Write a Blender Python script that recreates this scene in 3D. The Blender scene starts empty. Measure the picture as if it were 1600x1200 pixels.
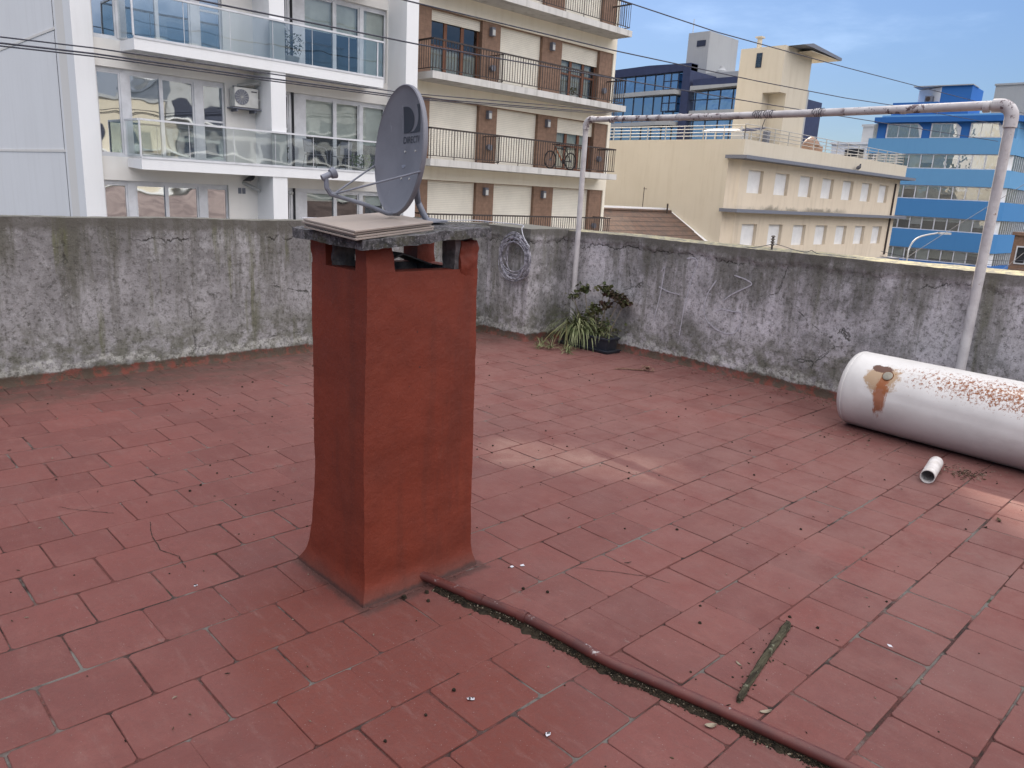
import bpy, bmesh, math, random
from mathutils import Vector, noise, Matrix
R = math.radians
random.seed(7)
scene = bpy.context.scene
COL = scene.collection

# ------------------------------------------------------------------ camera
cam = bpy.data.objects.new("camera", bpy.data.cameras.new("camera"))
COL.objects.link(cam)
cam.data.sensor_width = 36.0
cam.data.lens = 36.0 * 1186.4 / 1600.0
cam.data.clip_start = 0.05
cam.data.clip_end = 3000
PITCH, ROLL, YAW = 0.2492, 0.05491, 0.79225
fw = Vector((math.cos(YAW) * math.cos(PITCH), math.sin(YAW) * math.cos(PITCH), -math.sin(PITCH)))
r0 = Vector((math.sin(YAW), -math.cos(YAW), 0))
u0 = r0.cross(fw)
rr = r0 * math.cos(ROLL) + u0 * math.sin(ROLL)
uu = -r0 * math.sin(ROLL) + u0 * math.cos(ROLL)
mw = Matrix((rr, uu, -fw)).transposed().to_4x4()
mw.translation = Vector((0, 0, 1.6))
cam.matrix_world = mw
scene.camera = cam

# ------------------------------------------------------------------ light
SUN_AZ, SUN_EL = R(44.0), R(32.5)          # azimuth from +X towards +Y
world = bpy.data.worlds.new("World")
scene.world = world
world.use_nodes = True
wt = world.node_tree
wt.nodes.clear()
wout = wt.nodes.new("ShaderNodeOutputWorld")
bg = wt.nodes.new("ShaderNodeBackground")
sky = wt.nodes.new("ShaderNodeTexSky")
sky.sky_type = 'NISHITA'
sky.sun_disc = False
sky.sun_elevation = SUN_EL
sky.sun_rotation = math.pi / 2 - SUN_AZ
sky.altitude = 20
sky.air_density = 1.0
sky.dust_density = 0.15
sky.ozone_density = 4.0
bg.inputs['Strength'].default_value = 0.055
FILL_VEIL = (20.5, 20.0, 20.6)
L = wt.links.new
tc = wt.nodes.new("ShaderNodeTexCoord")
def wnode(t, **k):
    n = wt.nodes.new(t)
    for a_, v_ in k.items(): setattr(n, a_, v_)
    return n
def wmix(f, a_, b_, blend='MIX'):
    n = wnode("ShaderNodeMix", data_type='RGBA', blend_type=blend)
    for sock, v in ((n.inputs[0], f), (n.inputs[6], a_), (n.inputs[7], b_)):
        if isinstance(v, bpy.types.NodeSocket): L(v, sock)
        else: sock.default_value = v
    return n.outputs[2]
def wnoise(scale, st, rot=(0, 0, 0), detail=7):
    mp = wnode("ShaderNodeMapping"); mp.inputs['Scale'].default_value = st; mp.inputs['Rotation'].default_value = rot
    n = wnode("ShaderNodeTexNoise"); n.inputs['Scale'].default_value = scale; n.inputs['Detail'].default_value = detail; n.inputs['Roughness'].default_value = 0.6
    L(tc.outputs['Generated'], mp.inputs[0]); L(mp.outputs[0], n.inputs['Vector'])
    return n.outputs[0]
def wstep(v, a_, b_, lo=0.0, hi=1.0):
    n = wnode("ShaderNodeMapRange", interpolation_type='SMOOTHSTEP')
    L(v, n.inputs[0]); n.inputs[1].default_value = a_; n.inputs[2].default_value = b_; n.inputs[3].default_value = lo; n.inputs[4].default_value = hi
    return n.outputs[0]
sepn = wnode("ShaderNodeSeparateXYZ"); L(tc.outputs['Generated'], sepn.inputs[0])
# clear band of sky over the horizon, plus an unseen bright veil added overhead as fill
hz = wstep(sepn.outputs[2], -0.02, 0.28, 0.44, 0.70)
clear = wmix(1.0, wmix(1.0, sky.outputs[0], hz, 'MULTIPLY'), (0.98, 0.995, 1.10, 1), 'MULTIPLY')
cir = wstep(wnoise(1.6, (1.2, 2.4, 9.0), (0.12, 0.1, 0.5)), 0.48, 0.85, 0.0, 0.22)
clear = wmix(cir, clear, (10.5, 12.6, 15.8, 1))
zn = wnode("ShaderNodeMath", operation='MULTIPLY_ADD'); L(wnoise(2.2, (1, 1, 1)), zn.inputs[0]); zn.inputs[1].default_value = 0.25; 
yb = wnode("ShaderNodeMath", operation='MULTIPLY_ADD'); L(sepn.outputs[1], yb.inputs[0]); yb.inputs[1].default_value = -0.34; L(sepn.outputs[2], yb.inputs[2])
L(yb.outputs[0], zn.inputs[2])
veil = wstep(zn.outputs[0], 0.56, 0.82)
final = wmix(veil, clear, (FILL_VEIL[0], FILL_VEIL[1], FILL_VEIL[2], 1))
L(final, bg.inputs[0]); L(bg.outputs[0], wout.inputs[0])

sun = bpy.data.objects.new("sun", bpy.data.lights.new("sun", 'SUN'))
COL.objects.link(sun)
sun.data.energy = 3.6
sun.data.angle = R(0.53)
sun.data.color = (1.0, 0.88, 0.72)
sd = Vector((math.cos(SUN_AZ) * math.cos(SUN_EL), math.sin(SUN_AZ) * math.cos(SUN_EL), math.sin(SUN_EL)))
sun.rotation_euler = sd.to_track_quat('Z', 'Y').to_euler()
sun.location = (0, 0, 30)

scene.view_settings.view_transform = 'Standard'
scene.view_settings.look = 'None'
scene.view_settings.exposure = 1.25
scene.view_settings.gamma = 1.0
scene.render.film_transparent = False
scene.cycles.use_denoising = True
scene.cycles.max_bounces = 8
scene.cycles.transparent_max_bounces = 16
scene.cycles.caustics_reflective = False
scene.cycles.caustics_refractive = False

# ------------------------------------------------------------------ materials
class NB:
    def __init__(s, name):
        s.m = bpy.data.materials.new(name)
        s.m.use_nodes = True
        s.t = s.m.node_tree
        s.t.nodes.clear()
        s.out = s.t.nodes.new("ShaderNodeOutputMaterial")
        s.b = s.t.nodes.new("ShaderNodeBsdfPrincipled")
        s.t.links.new(s.b.outputs[0], s.out.inputs[0])
        s.tc = s.t.nodes.new("ShaderNodeTexCoord")
    def set(s, sock, v):
        if hasattr(v, 'is_output') or isinstance(v, bpy.types.NodeSocket):
            s.t.links.new(v, sock)
        else:
            if isinstance(v, tuple) and len(v) == 3 and sock.type == 'RGBA':
                v = (*v, 1)
            sock.default_value = v
    def mapv(s, scale=(1, 1, 1), loc=(0, 0, 0), rot=(0, 0, 0)):
        n = s.t.nodes.new("ShaderNodeMapping")
        s.t.links.new(s.tc.outputs['Object'], n.inputs[0])
        n.inputs['Scale'].default_value = scale
        n.inputs['Location'].default_value = loc
        n.inputs['Rotation'].default_value = rot
        return n.outputs[0]
    def noise(s, scale, detail=4, rough=0.55, st=(1, 1, 1), loc=(0, 0, 0), dist=0.0):
        n = s.t.nodes.new("ShaderNodeTexNoise")
        n.inputs['Scale'].default_value = scale
        n.inputs['Detail'].default_value = detail
        n.inputs['Roughness'].default_value = rough
        n.inputs['Distortion'].default_value = dist
        s.t.links.new(s.mapv(st, loc), n.inputs['Vector'])
        return n.outputs[0]
    def voro(s, scale, feature='F1', st=(1, 1, 1)):
        n = s.t.nodes.new("ShaderNodeTexVoronoi")
        n.feature = feature
        n.inputs['Scale'].default_value = scale
        s.t.links.new(s.mapv(st), n.inputs['Vector'])
        return n.outputs[0]
    def step(s, v, a, b):
        n = s.t.nodes.new("ShaderNodeMapRange")
        n.interpolation_type = 'SMOOTHSTEP'
        s.set(n.inputs[0], v)
        n.inputs[1].default_value = a
        n.inputs[2].default_value = b
        return n.outputs[0]
    def lin(s, v, a, b, c, d):
        n = s.t.nodes.new("ShaderNodeMapRange")
        s.set(n.inputs[0], v)
        for i, q in enumerate((a, b, c, d)):
            n.inputs[1 + i].default_value = q
        return n.outputs[0]
    def ma(s, op, a, b=0.0, c=0.0):
        n = s.t.nodes.new("ShaderNodeMath")
        n.operation = op
        s.set(n.inputs[0], a); s.set(n.inputs[1], b)
        if op in ('MULTIPLY_ADD',):
            s.set(n.inputs[2], c)
        return n.outputs[0]
    def mix(s, f, a, b, mode='MIX'):
        n = s.t.nodes.new("ShaderNodeMix")
        n.data_type = 'RGBA'
        n.blend_type = mode
        s.set(n.inputs[0], f); s.set(n.inputs[6], a); s.set(n.inputs[7], b)
        return n.outputs[2]
    def xyz(s):
        n = s.t.nodes.new("ShaderNodeSeparateXYZ")
        s.t.links.new(s.tc.outputs['Object'], n.inputs[0])
        return n.outputs
    def attr(s, name):
        n = s.t.nodes.new("ShaderNodeAttribute")
        n.attribute_name = name
        return n.outputs['Fac']
    def bump(s, h, strength=0.3, dist=0.01):
        n = s.t.nodes.new("ShaderNodeBump")
        n.inputs['Strength'].default_value = strength
        n.inputs['Distance'].default_value = dist
        s.set(n.inputs['Height'], h)
        s.t.links.new(n.outputs[0], s.b.inputs['Normal'])
    def fin(s, col, rough=0.8, spec=0.3, metal=0.0):
        s.set(s.b.inputs['Base Color'], col)
        s.set(s.b.inputs['Roughness'], rough)
        s.b.inputs['Specular IOR Level'].default_value = spec
        s.set(s.b.inputs['Metallic'], metal)
        return s.m

def simple(name, c1, c2=None, scale=6, rough=0.8, spec=0.3, bump=0.0, bscale=60, bdist=0.004, metal=0.0, st=(1, 1, 1)):
    n = NB(name)
    c2 = c2 or tuple(x * 0.82 for x in c1)
    f = n.step(n.noise(scale, 6, 0.6, st), 0.35, 0.68)
    if bump:
        n.bump(n.noise(bscale, 5, 0.6), bump, bdist)
    return n.fin(n.mix(f, c1, c2), rough, spec, metal)

MT = {}
def facade_paint(name, c, stain=(0.5, 0.5, 0.5), amt=0.35):
    n = NB(name)
    st = n.step(n.noise(1.2, 6, 0.65, (2.5, 2.5, 0.25)), 0.45, 0.8)
    bl = n.step(n.noise(0.5, 5, 0.6), 0.3, 0.75)
    dark = tuple(a * b for a, b in zip(c, stain))
    col = n.mix(n.ma('MULTIPLY', st, amt), c, dark)
    col = n.mix(n.ma('MULTIPLY', bl, 0.18), col, dark)
    n.bump(n.noise(30, 4, 0.6), 0.15, 0.01)
    return n.fin(col, 0.85, 0.2)

MT['white'] = facade_paint('white_render', (0.76, 0.765, 0.775), (0.8, 0.79, 0.78), 0.3)
MT['offwhite'] = facade_paint('warm_render', (0.72, 0.70, 0.67), (0.8, 0.78, 0.75), 0.3)
MT['cream'] = facade_paint('cream_render', (0.80, 0.75, 0.64), (0.75, 0.7, 0.62), 0.4)
MT['beige'] = facade_paint('beige_render', (0.56, 0.51, 0.42), (0.7, 0.66, 0.6), 0.35)
MT['beige2'] = facade_paint('beige_render_front', (0.66, 0.57, 0.45), (0.6, 0.57, 0.53), 0.45)
_n = MT['beige2']
def add_ledge_mould():
    t = _n.node_tree; b_ = [q for q in t.nodes if q.type == 'BSDF_PRINCIPLED'][0]
    src = b_.inputs['Base Color'].links[0].from_socket
    n = NB.__new__(NB); n.m = _n; n.t = t; n.b = b_; n.tc = [q for q in t.nodes if q.type == 'TEX_COORD'][0]
    x, y, z = n.xyz()
    # object space: origin at (50, 26, -9)
    zz = n.ma('ADD', z, n.ma('MULTIPLY', n.noise(0.7, 6, 0.7, (1, 1, 1.5)), -1.1))
    m_ = n.ma('MULTIPLY', n.step(zz, 9.98, 9.72), n.step(z, 10.24, 10.27))
    m2 = n.ma('MULTIPLY', m_, n.ma('MULTIPLY', n.step(x, -11.0, -9.0), n.step(x, 4.5, 0.5)))
    n.set(b_.inputs['Base Color'], n.mix(n.ma('MULTIPLY', m2, 0.7), src, (0.12, 0.11, 0.085)))
add_ledge_mould()
MT['concrete'] = facade_paint('stained_slab', (0.60, 0.585, 0.56), (0.4, 0.4, 0.38), 0.8)
MT['greyr'] = facade_paint('grey_render', (0.36, 0.37, 0.38), (0.75, 0.75, 0.75), 0.4)
MT['blue1'] = facade_paint('pale_blue_render', (0.14, 0.33, 0.55), (0.85, 0.85, 0.9), 0.3)
MT['blue2'] = facade_paint('mid_blue_render', (0.075, 0.235, 0.48), (0.85, 0.85, 0.9), 0.3)
MT['blue3'] = facade_paint('strong_blue_render', (0.035, 0.14, 0.40), (0.85, 0.85, 0.9), 0.3)
MT['frame'] = simple('white_aluminium', (0.62, 0.63, 0.66), None, 3, 0.4, 0.5)
MT['darkframe'] = simple('dark_aluminium', (0.03, 0.035, 0.06), None, 3, 0.4, 0.5)
MT['navy'] = simple('navy_cladding', (0.035, 0.045, 0.10), None, 2, 0.5, 0.4)
MT['iron'] = simple('dark_painted_iron', (0.035, 0.028, 0.028), (0.05, 0.035, 0.03), 8, 0.6, 0.4)
MT['blind'] = simple('roller_blind', (0.78, 0.80, 0.74), None, 2, 0.9, 0.1)
MT['dark'] = simple('dark_interior', (0.028, 0.03, 0.035), (0.05, 0.05, 0.055), 1.2, 0.9, 0.1)
MT['curtain'] = simple('curtain_cloth', (0.55, 0.53, 0.45), (0.36, 0.35, 0.31), 4, 0.9, 0.1, st=(5, 5, 0.6))
MT['doorwood'] = simple('brown_door_frame', (0.17, 0.075, 0.045), None, 5, 0.6, 0.3)
MT['plasticgrey'] = simple('grey_plastic', (0.45, 0.45, 0.44), None, 5, 0.5, 0.4)
MT['plasticwhite'] = simple('white_plastic', (0.62, 0.62, 0.60), (0.5, 0.5, 0.48), 5, 0.45, 0.4)
MT['black'] = simple('black_rubber', (0.015, 0.015, 0.018), None, 5, 0.7, 0.3)
MT['steelgrey'] = simple('painted_steel_grey', (0.17, 0.18, 0.22), (0.13, 0.14, 0.17), 20, 0.5, 0.4)
MT['wire'] = simple('cable_sheath', (0.035, 0.035, 0.05), (0.06, 0.06, 0.08), 5, 0.6, 0.3)
MT['orange'] = simple('orange_frame_paint', (0.45, 0.12, 0.03), None, 5, 0.4, 0.5)

def shutter_mat(name, c):
    n = NB(name)
    z = n.xyz()[2]
    w = n.ma('FRACT', n.ma('MULTIPLY', z, 16.0))
    line = n.step(w, 0.82, 0.95)
    f = n.step(n.noise(1.5, 4), 0.3, 0.7)
    col = n.mix(f, c, tuple(v * 0.88 for v in c))
    col = n.mix(n.ma('MULTIPLY', line, 0.5), col, tuple(v * 0.35 for v in c))
    n.bump(n.ma('SUBTRACT', 1.0, line), 0.6, 0.012)
    return n.fin(col, 0.6, 0.3)
MT['shutter'] = shutter_mat('rolling_shutter', (0.80, 0.76, 0.66))
MT['shutter_white'] = shutter_mat('white_rolling_shutter', (0.82, 0.82, 0.82))

def brick_mat():
    n = NB('brown_tile_cladding')
    x, y, z = n.xyz()
    fz = n.ma('FRACT', n.ma('MULTIPLY', z, 6.0))
    fx = n.ma('FRACT', n.ma('MULTIPLY', n.ma('ADD', x, y), 5.0))
    g = n.ma('MAXIMUM', n.step(fz, 0.93, 0.98), n.step(fx, 0.93, 0.98))
    f = n.step(n.noise(7, 4), 0.3, 0.7)
    col = n.mix(f, (0.25, 0.155, 0.108), (0.19, 0.118, 0.083))
    col = n.mix(n.ma('MULTIPLY', g, 0.5), col, (0.10, 0.06, 0.045))
    return n.fin(col, 0.6, 0.3)
MT['brick'] = brick_mat()

def glass_mat(name, tint, gloss, trans_tint=(0.8, 0.85, 0.85), wav=0.02, waves=0.7):
    n = NB(name)
    t = n.t
    t.nodes.remove(n.b)
    gl = t.nodes.new("ShaderNodeBsdfGlossy")
    gl.inputs['Roughness'].default_value = 0.02
    gl.inputs['Color'].default_value = (*tint, 1)
    tr = t.nodes.new("ShaderNodeBsdfTransparent")
    tr.inputs['Color'].default_value = (*trans_tint, 1)
    mx = t.nodes.new("ShaderNodeMixShader")
    fr = t.nodes.new("ShaderNodeLayerWeight")
    fr.inputs['Blend'].default_value = 0.25
    f = n.ma('MAXIMUM', fr.outputs['Fresnel'], gloss)
    n.set(mx.inputs[0], f)
    bp = t.nodes.new("ShaderNodeBump")
    bp.inputs['Strength'].default_value = wav
    bp.inputs['Distance'].default_value = 0.5
    t.links.new(n.noise(waves, 2), bp.inputs['Height'])
    t.links.new(bp.outputs[0], gl.inputs['Normal'])
    t.links.new(tr.outputs[0], mx.inputs[1])
    t.links.new(gl.outputs[0], mx.inputs[2])
    t.links.new(mx.outputs[0], n.out.inputs[0])
    return n.m
MT['glass_mirror'] = glass_mat('reflective_window_glass', (0.80, 0.88, 0.95), 0.60, wav=0.02)
MT['glass_clear'] = glass_mat('window_glass', (0.9, 0.95, 1.0), 0.15)
MT['glass_rail'] = glass_mat('balustrade_glass', (0.75, 0.82, 0.86), 0.26, (0.84, 0.90, 0.90), 0.02)
MT['glass_blue'] = glass_mat('blue_curtain_wall_glass', (0.60, 0.78, 1.0), 0.72, (0.3, 0.45, 0.6), 0.05)
MT['glass_band'] = glass_mat('office_window_glass', (0.9, 0.95, 1.0), 0.30, wav=0.04, waves=1.2)

# ------------------------------------------------------------------ objects helpers
OFF = {}
def tag(o, label=None, cat=None, group=None, kind=None):
    if label: o['label'] = label
    if cat: o['category'] = cat
    if group: o['group'] = group
    if kind: o['kind'] = kind
    return o
def thing(name, label, cat, loc=(0, 0, 0), rz=0.0, group=None, local=False, kind=None):
    o = bpy.data.objects.new(name, None)
    o.empty_display_size = 0.2
    COL.objects.link(o)
    o.location = loc
    o.rotation_euler = (0, 0, rz)
    OFF[o.name] = Vector((0, 0, 0)) if local else Vector(loc)
    return tag(o, label, cat, group, kind)
def rootof(o):
    while o.parent: o = o.parent
    return o

class MB:
    def __init__(s):
        s.v, s.f = [], []
    def add(s, vs, fs):
        k = len(s.v)
        s.v += [tuple(v) for v in vs]
        s.f += [tuple(i + k for i in f) for f in fs]
        return s
    def box(s, x0, x1, y0, y1, z0, z1):
        if x0 > x1: x0, x1 = x1, x0
        if y0 > y1: y0, y1 = y1, y0
        if z0 > z1: z0, z1 = z1, z0
        v = [(x, y, z) for z in (z0, z1) for y in (y0, y1) for x in (x0, x1)]
        return s.add(v, [(0, 2, 3, 1), (4, 5, 7, 6), (0, 1, 5, 4), (2, 6, 7, 3), (0, 4, 6, 2), (1, 3, 7, 5)])
    def quad(s, a, b, c, d):
        return s.add([a, b, c, d], [(0, 1, 2, 3)])
    def prism(s, pts, axis, a, b):
        """polygon pts (2D) extruded along axis 'x','y','z' from a to b"""
        def P(p, t):
            return {'x': (t, p[0], p[1]), 'y': (p[0], t, p[1]), 'z': (p[0], p[1], t)}[axis]
        n = len(pts)
        v = [P(p, a) for p in pts] + [P(p, b) for p in pts]
        f = [tuple(range(n)), tuple(reversed(range(n, 2 * n)))]
        f += [(i, i + n, (i + 1) % n + n, (i + 1) % n) for i in range(n)]
        return s.add(v, f)
    def tube(s, path, r, seg=8, cap=True):
        path = [Vector(p) for p in path]
        rad = r if isinstance(r, (list, tuple)) else [r] * len(path)
        n = len(path)
        prev = None
        vs, fs = [], []
        for i, p in enumerate(path):
            t = (path[min(i + 1, n - 1)] - path[max(i - 1, 0)]).normalized()
            if prev is None:
                a = Vector((0, 0, 1)) if abs(t.z) < 0.9 else Vector((1, 0, 0))
                u = t.cross(a).normalized()
            else:
                u = (prev - t * prev.dot(t)).normalized()
            prev = u
            w = t.cross(u)
            for k in range(seg):
                an = 2 * math.pi * k / seg
                vs.append(p + (u * math.cos(an) + w * math.sin(an)) * rad[i])
        for i in range(n - 1):
            for k in range(seg):
                fs.append((i * seg + k, i * seg + (k + 1) % seg, (i + 1) * seg + (k + 1) % seg, (i + 1) * seg + k))
        if cap:
            fs.append(tuple(reversed(range(seg))))
            fs.append(tuple((n - 1) * seg + k for k in range(seg)))
        return s.add(vs, fs)
    def grid(s, nu, nv, fn):
        vs = [fn(i / nu, j / nv) for j in range(nv + 1) for i in range(nu + 1)]
        fs = [(j * (nu + 1) + i, j * (nu + 1) + i + 1, (j + 1) * (nu + 1) + i + 1, (j + 1) * (nu + 1) + i) for j in range(nv) for i in range(nu)]
        return s.add(vs, fs)
    def rough_box(s, x0, x1, y0, y1, z0, z1, step, disp, sides='xXyYZ'):
        def N(a, b, ): return max(1, int(abs(b - a) / step))
        def P(x, y, z):
            p = Vector((x, y, z)); return p + disp(p)
        nx, ny, nz = N(x0, x1), N(y0, y1), N(z0, z1)
        q = lambda a, b, t: a + (b - a) * t
        if 'x' in sides: s.grid(ny, nz, lambda u, v: P(x0, q(y1, y0, u), q(z0, z1, v)))
        if 'X' in sides: s.grid(ny, nz, lambda u, v: P(x1, q(y0, y1, u), q(z0, z1, v)))
        if 'y' in sides: s.grid(nx, nz, lambda u, v: P(q(x0, x1, u), y0, q(z0, z1, v)))
        if 'Y' in sides: s.grid(nx, nz, lambda u, v: P(q(x1, x0, u), y1, q(z0, z1, v)))
        if 'Z' in sides: s.grid(nx, ny, lambda u, v: P(q(x0, x1, u), q(y0, y1, v), z1))
        if 'z' in sides: s.grid(nx, ny, lambda u, v: P(q(x0, x1, u), q(y1, y0, v), z0))
        return s
    def wall_y(s, x0, x1, z0, z1, y, holes, depth):
        """wall facing -Y with rectangular holes (x0,x1,z0,z1) and reveals going +Y"""
        xs = sorted({x0, x1, *[h[0] for h in holes], *[h[1] for h in holes]})
        zs = sorted({z0, z1, *[h[2] for h in holes], *[h[3] for h in holes]})
        xs = [x for x in xs if x0 <= x <= x1]; zs = [z for z in zs if z0 <= z <= z1]
        for i in range(len(xs) - 1):
            for j in range(len(zs) - 1):
                cx, cz = (xs[i] + xs[i + 1]) / 2, (zs[j] + zs[j + 1]) / 2
                if any(h[0] < cx < h[1] and h[2] < cz < h[3] for h in holes): continue
                s.quad((xs[i], y, zs[j]), (xs[i + 1], y, zs[j]), (xs[i + 1], y, zs[j + 1]), (xs[i], y, zs[j + 1]))
        for h in holes:
            a, b, c, d = h
            s.quad((a, y, c), (a, y, d), (a, y + depth, d), (a, y + depth, c))
            s.quad((b, y, c), (b, y + depth, c), (b, y + depth, d), (b, y, d))
            s.quad((a, y, c), (a, y + depth, c), (b, y + depth, c), (b, y, c))
            s.quad((a, y, d), (b, y, d), (b, y + depth, d), (a, y + depth, d))
        return s
    def build(s, name, m, parent=None, smooth=False, weld=False, bevel=0.0, kind=None):
        off = OFF.get(rootof(parent).name, Vector((0, 0, 0))) if parent else Vector((0, 0, 0))
        me = bpy.data.meshes.new(name)
        me.from_pydata([tuple(Vector(v) - off) for v in s.v], [], s.f)
        if isinstance(m, str): m = MT[m]
        me.materials.append(m)
        if weld or bevel:
            b = bmesh.new(); b.from_mesh(me)
            bmesh.ops.remove_doubles(b, verts=b.verts, dist=1e-4)
            bmesh.ops.recalc_face_normals(b, faces=b.faces)
            if bevel:
                es = [e for e in b.edges if len(e.link_faces) == 2 and e.calc_face_angle(0) > 0.6]
                bmesh.ops.bevel(b, geom=es, offset=bevel, segments=2, affect='EDGES', profile=0.5)
            b.to_mesh(me); b.free()
        me.update()
        if smooth:
            me.polygons.foreach_set('use_smooth', [True] * len(me.polygons))
            try: me.set_sharp_from_angle(angle=R(40))
            except Exception: pass
        o = bpy.data.objects.new(name, me)
        COL.objects.link(o)
        if parent: o.parent = parent
        if kind: o['kind'] = kind
        return o

def rebase(o, loc):
    """move a single-mesh thing's origin to its base"""
    loc = Vector(loc)
    for v in o.data.vertices: v.co -= loc
    o.location = loc
    return o
def nz(p, s=1.0, o=0): return noise.noise(Vector((p[0] * s + o, p[1] * s + o * 0.7, p[2] * s)))

# ================================================================== THE TERRACE
# ---- floor
def floor_mat():
    n = NB('red_painted_tiles')
    x, y, z = n.xyz()
    tint = n.attr('tint')
    big = n.step(n.noise(0.55, 5, 0.6), 0.3, 0.72)
    col = n.mix(big, (0.188, 0.062, 0.055), (0.150, 0.056, 0.051))
    col = n.mix(n.ma('MULTIPLY', n.step(tint, 0.0, 1.0), 0.7), col, (0.130, 0.044, 0.040))
    mid = n.step(n.noise(5, 6, 0.65, loc=(3, 1, 0)), 0.45, 0.75)
    col = n.mix(n.ma('MULTIPLY', mid, 0.45), col, (0.215, 0.090, 0.080))
    # worn paint: short pale streaks along Y and chips
    st = n.step(n.noise(9, 5, 0.7, (1.6, 0.28, 1)), 0.66, 0.74)
    area = n.step(n.noise(0.9, 3, 0.5, loc=(7, 2, 0)), 0.42, 0.62)
    col = n.mix(n.ma('MULTIPLY', n.ma('MULTIPLY', st, area), 0.6), col, (0.27, 0.215, 0.205))
    st2 = n.step(n.noise(14, 6, 0.75, (0.35, 1.5, 1), (1, 5, 0)), 0.68, 0.76)
    col = n.mix(n.ma('MULTIPLY', st2, 0.5), col, (0.24, 0.195, 0.19))
    grey = n.step(n.noise(4.5, 9, 0.8, (1, 0.6, 1), (11, 4, 0)), 0.60, 0.70)
    col = n.mix(n.ma('MULTIPLY', grey, 0.5), col, (0.145, 0.120, 0.112))
    # fresh coat brushed round the chimney foot
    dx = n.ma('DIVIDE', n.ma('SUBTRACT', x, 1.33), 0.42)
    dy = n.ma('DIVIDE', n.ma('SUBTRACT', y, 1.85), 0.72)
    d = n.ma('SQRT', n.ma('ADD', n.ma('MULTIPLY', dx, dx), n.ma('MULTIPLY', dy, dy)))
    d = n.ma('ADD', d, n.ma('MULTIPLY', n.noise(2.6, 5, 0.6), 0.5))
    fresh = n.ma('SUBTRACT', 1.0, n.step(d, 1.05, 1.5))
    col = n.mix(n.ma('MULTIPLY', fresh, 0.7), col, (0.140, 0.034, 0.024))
    # dark moss by the foot of the left wall
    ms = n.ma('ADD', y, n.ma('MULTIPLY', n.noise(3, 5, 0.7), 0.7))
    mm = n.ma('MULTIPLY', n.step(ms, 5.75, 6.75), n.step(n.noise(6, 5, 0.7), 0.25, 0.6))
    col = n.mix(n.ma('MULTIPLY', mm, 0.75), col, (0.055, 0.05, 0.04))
    sp = n.step(n.noise(110, 2, 0.5), 0.70, 0.76)
    col = n.mix(n.ma('MULTIPLY', sp, 0.5), col, (0.10, 0.06, 0.055))
    h = n.ma('ADD', n.ma('MULTIPLY', n.noise(160, 4, 0.6), 0.45), n.ma('MULTIPLY', n.noise(14, 8, 0.72), 1.4))
    n.bump(h, 0.5, 0.007)
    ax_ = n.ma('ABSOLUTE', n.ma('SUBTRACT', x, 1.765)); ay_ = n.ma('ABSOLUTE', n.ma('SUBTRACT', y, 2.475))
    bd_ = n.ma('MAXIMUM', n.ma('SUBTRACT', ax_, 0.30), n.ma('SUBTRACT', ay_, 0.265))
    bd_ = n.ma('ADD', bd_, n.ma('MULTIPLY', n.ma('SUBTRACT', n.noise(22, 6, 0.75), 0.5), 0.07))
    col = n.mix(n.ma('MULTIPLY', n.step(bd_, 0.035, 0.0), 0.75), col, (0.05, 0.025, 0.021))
    f1 = n.step(n.noise(38, 7, 0.8, (1, 0.7, 1)), 0.42, 0.66)
    col = n.mix(n.ma('MULTIPLY', f1, 0.30), col, (0.115, 0.052, 0.048))
    f2 = n.step(n.noise(9, 9, 0.82, (2.2, 0.5, 1), (6, 1, 0)), 0.50, 0.72)
    col = n.mix(n.ma('MULTIPLY', f2, 0.38), col, (0.22, 0.125, 0.115))
    f3 = n.step(n.noise(1.3, 6, 0.7, loc=(2, 9, 0)), 0.5, 0.75)
    col = n.mix(n.ma('MULTIPLY', f3, 0.30), col, (0.15, 0.085, 0.082))
    dz_ = n.ma('MULTIPLY', n.step(n.ma('ADD', x, n.ma('MULTIPLY', n.noise(0.9, 5, 0.6, loc=(4, 4, 0)), 2.0)), 2.6, 5.0), n.step(n.noise(3.3, 7, 0.75, loc=(1, 6, 0)), 0.30, 0.62))
    col = n.mix(n.ma('MULTIPLY', dz_, 0.42), col, (0.235, 0.130, 0.118))
    f4 = n.step(n.noise(150, 2, 0.5, loc=(1, 1, 1)), 0.71, 0.75)
    col = n.mix(n.ma('MULTIPLY', f4, 0.6), col, (0.32, 0.28, 0.27))
    col = n.mix(1.0, col, (0.80, 0.80, 0.77), 'MULTIPLY')
    return n.fin(col, n.lin(n.noise(4, 4), 0.3, 0.7, 0.62, 0.88), 0.28)
def grout_mat():
    n = NB('joint_mortar')
    a = n.step(n.noise(4.5, 5, 0.7), 0.42, 0.6)
    b = n.step(n.noise(2.2, 5, 0.7, loc=(5, 5, 0)), 0.48, 0.6)
    col = n.mix(a, (0.105, 0.042, 0.037), (0.035, 0.025, 0.023))
    col = n.mix(b, col, (0.125, 0.115, 0.105))
    c = n.step(n.noise(3.2, 5, 0.7, loc=(9, 2, 0)), 0.6, 0.7)
    col = n.mix(c, col, (0.035, 0.045, 0.028))
    n.bump(n.noise(80, 5, 0.7), 0.7, 0.01)
    return n.fin(col, 0.95, 0.1)
PX, PY = 0.270, 0.2655
b = bmesh.new()
tl = b.faces.layers.float.new('tint')
rs = random.Random(3)
def zf(x, y): return 0.005 * noise.noise(Vector((x * 0.8, y * 0.8, 2.0)))
row = 0
yy = 3.29 - 28 * PY
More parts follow.
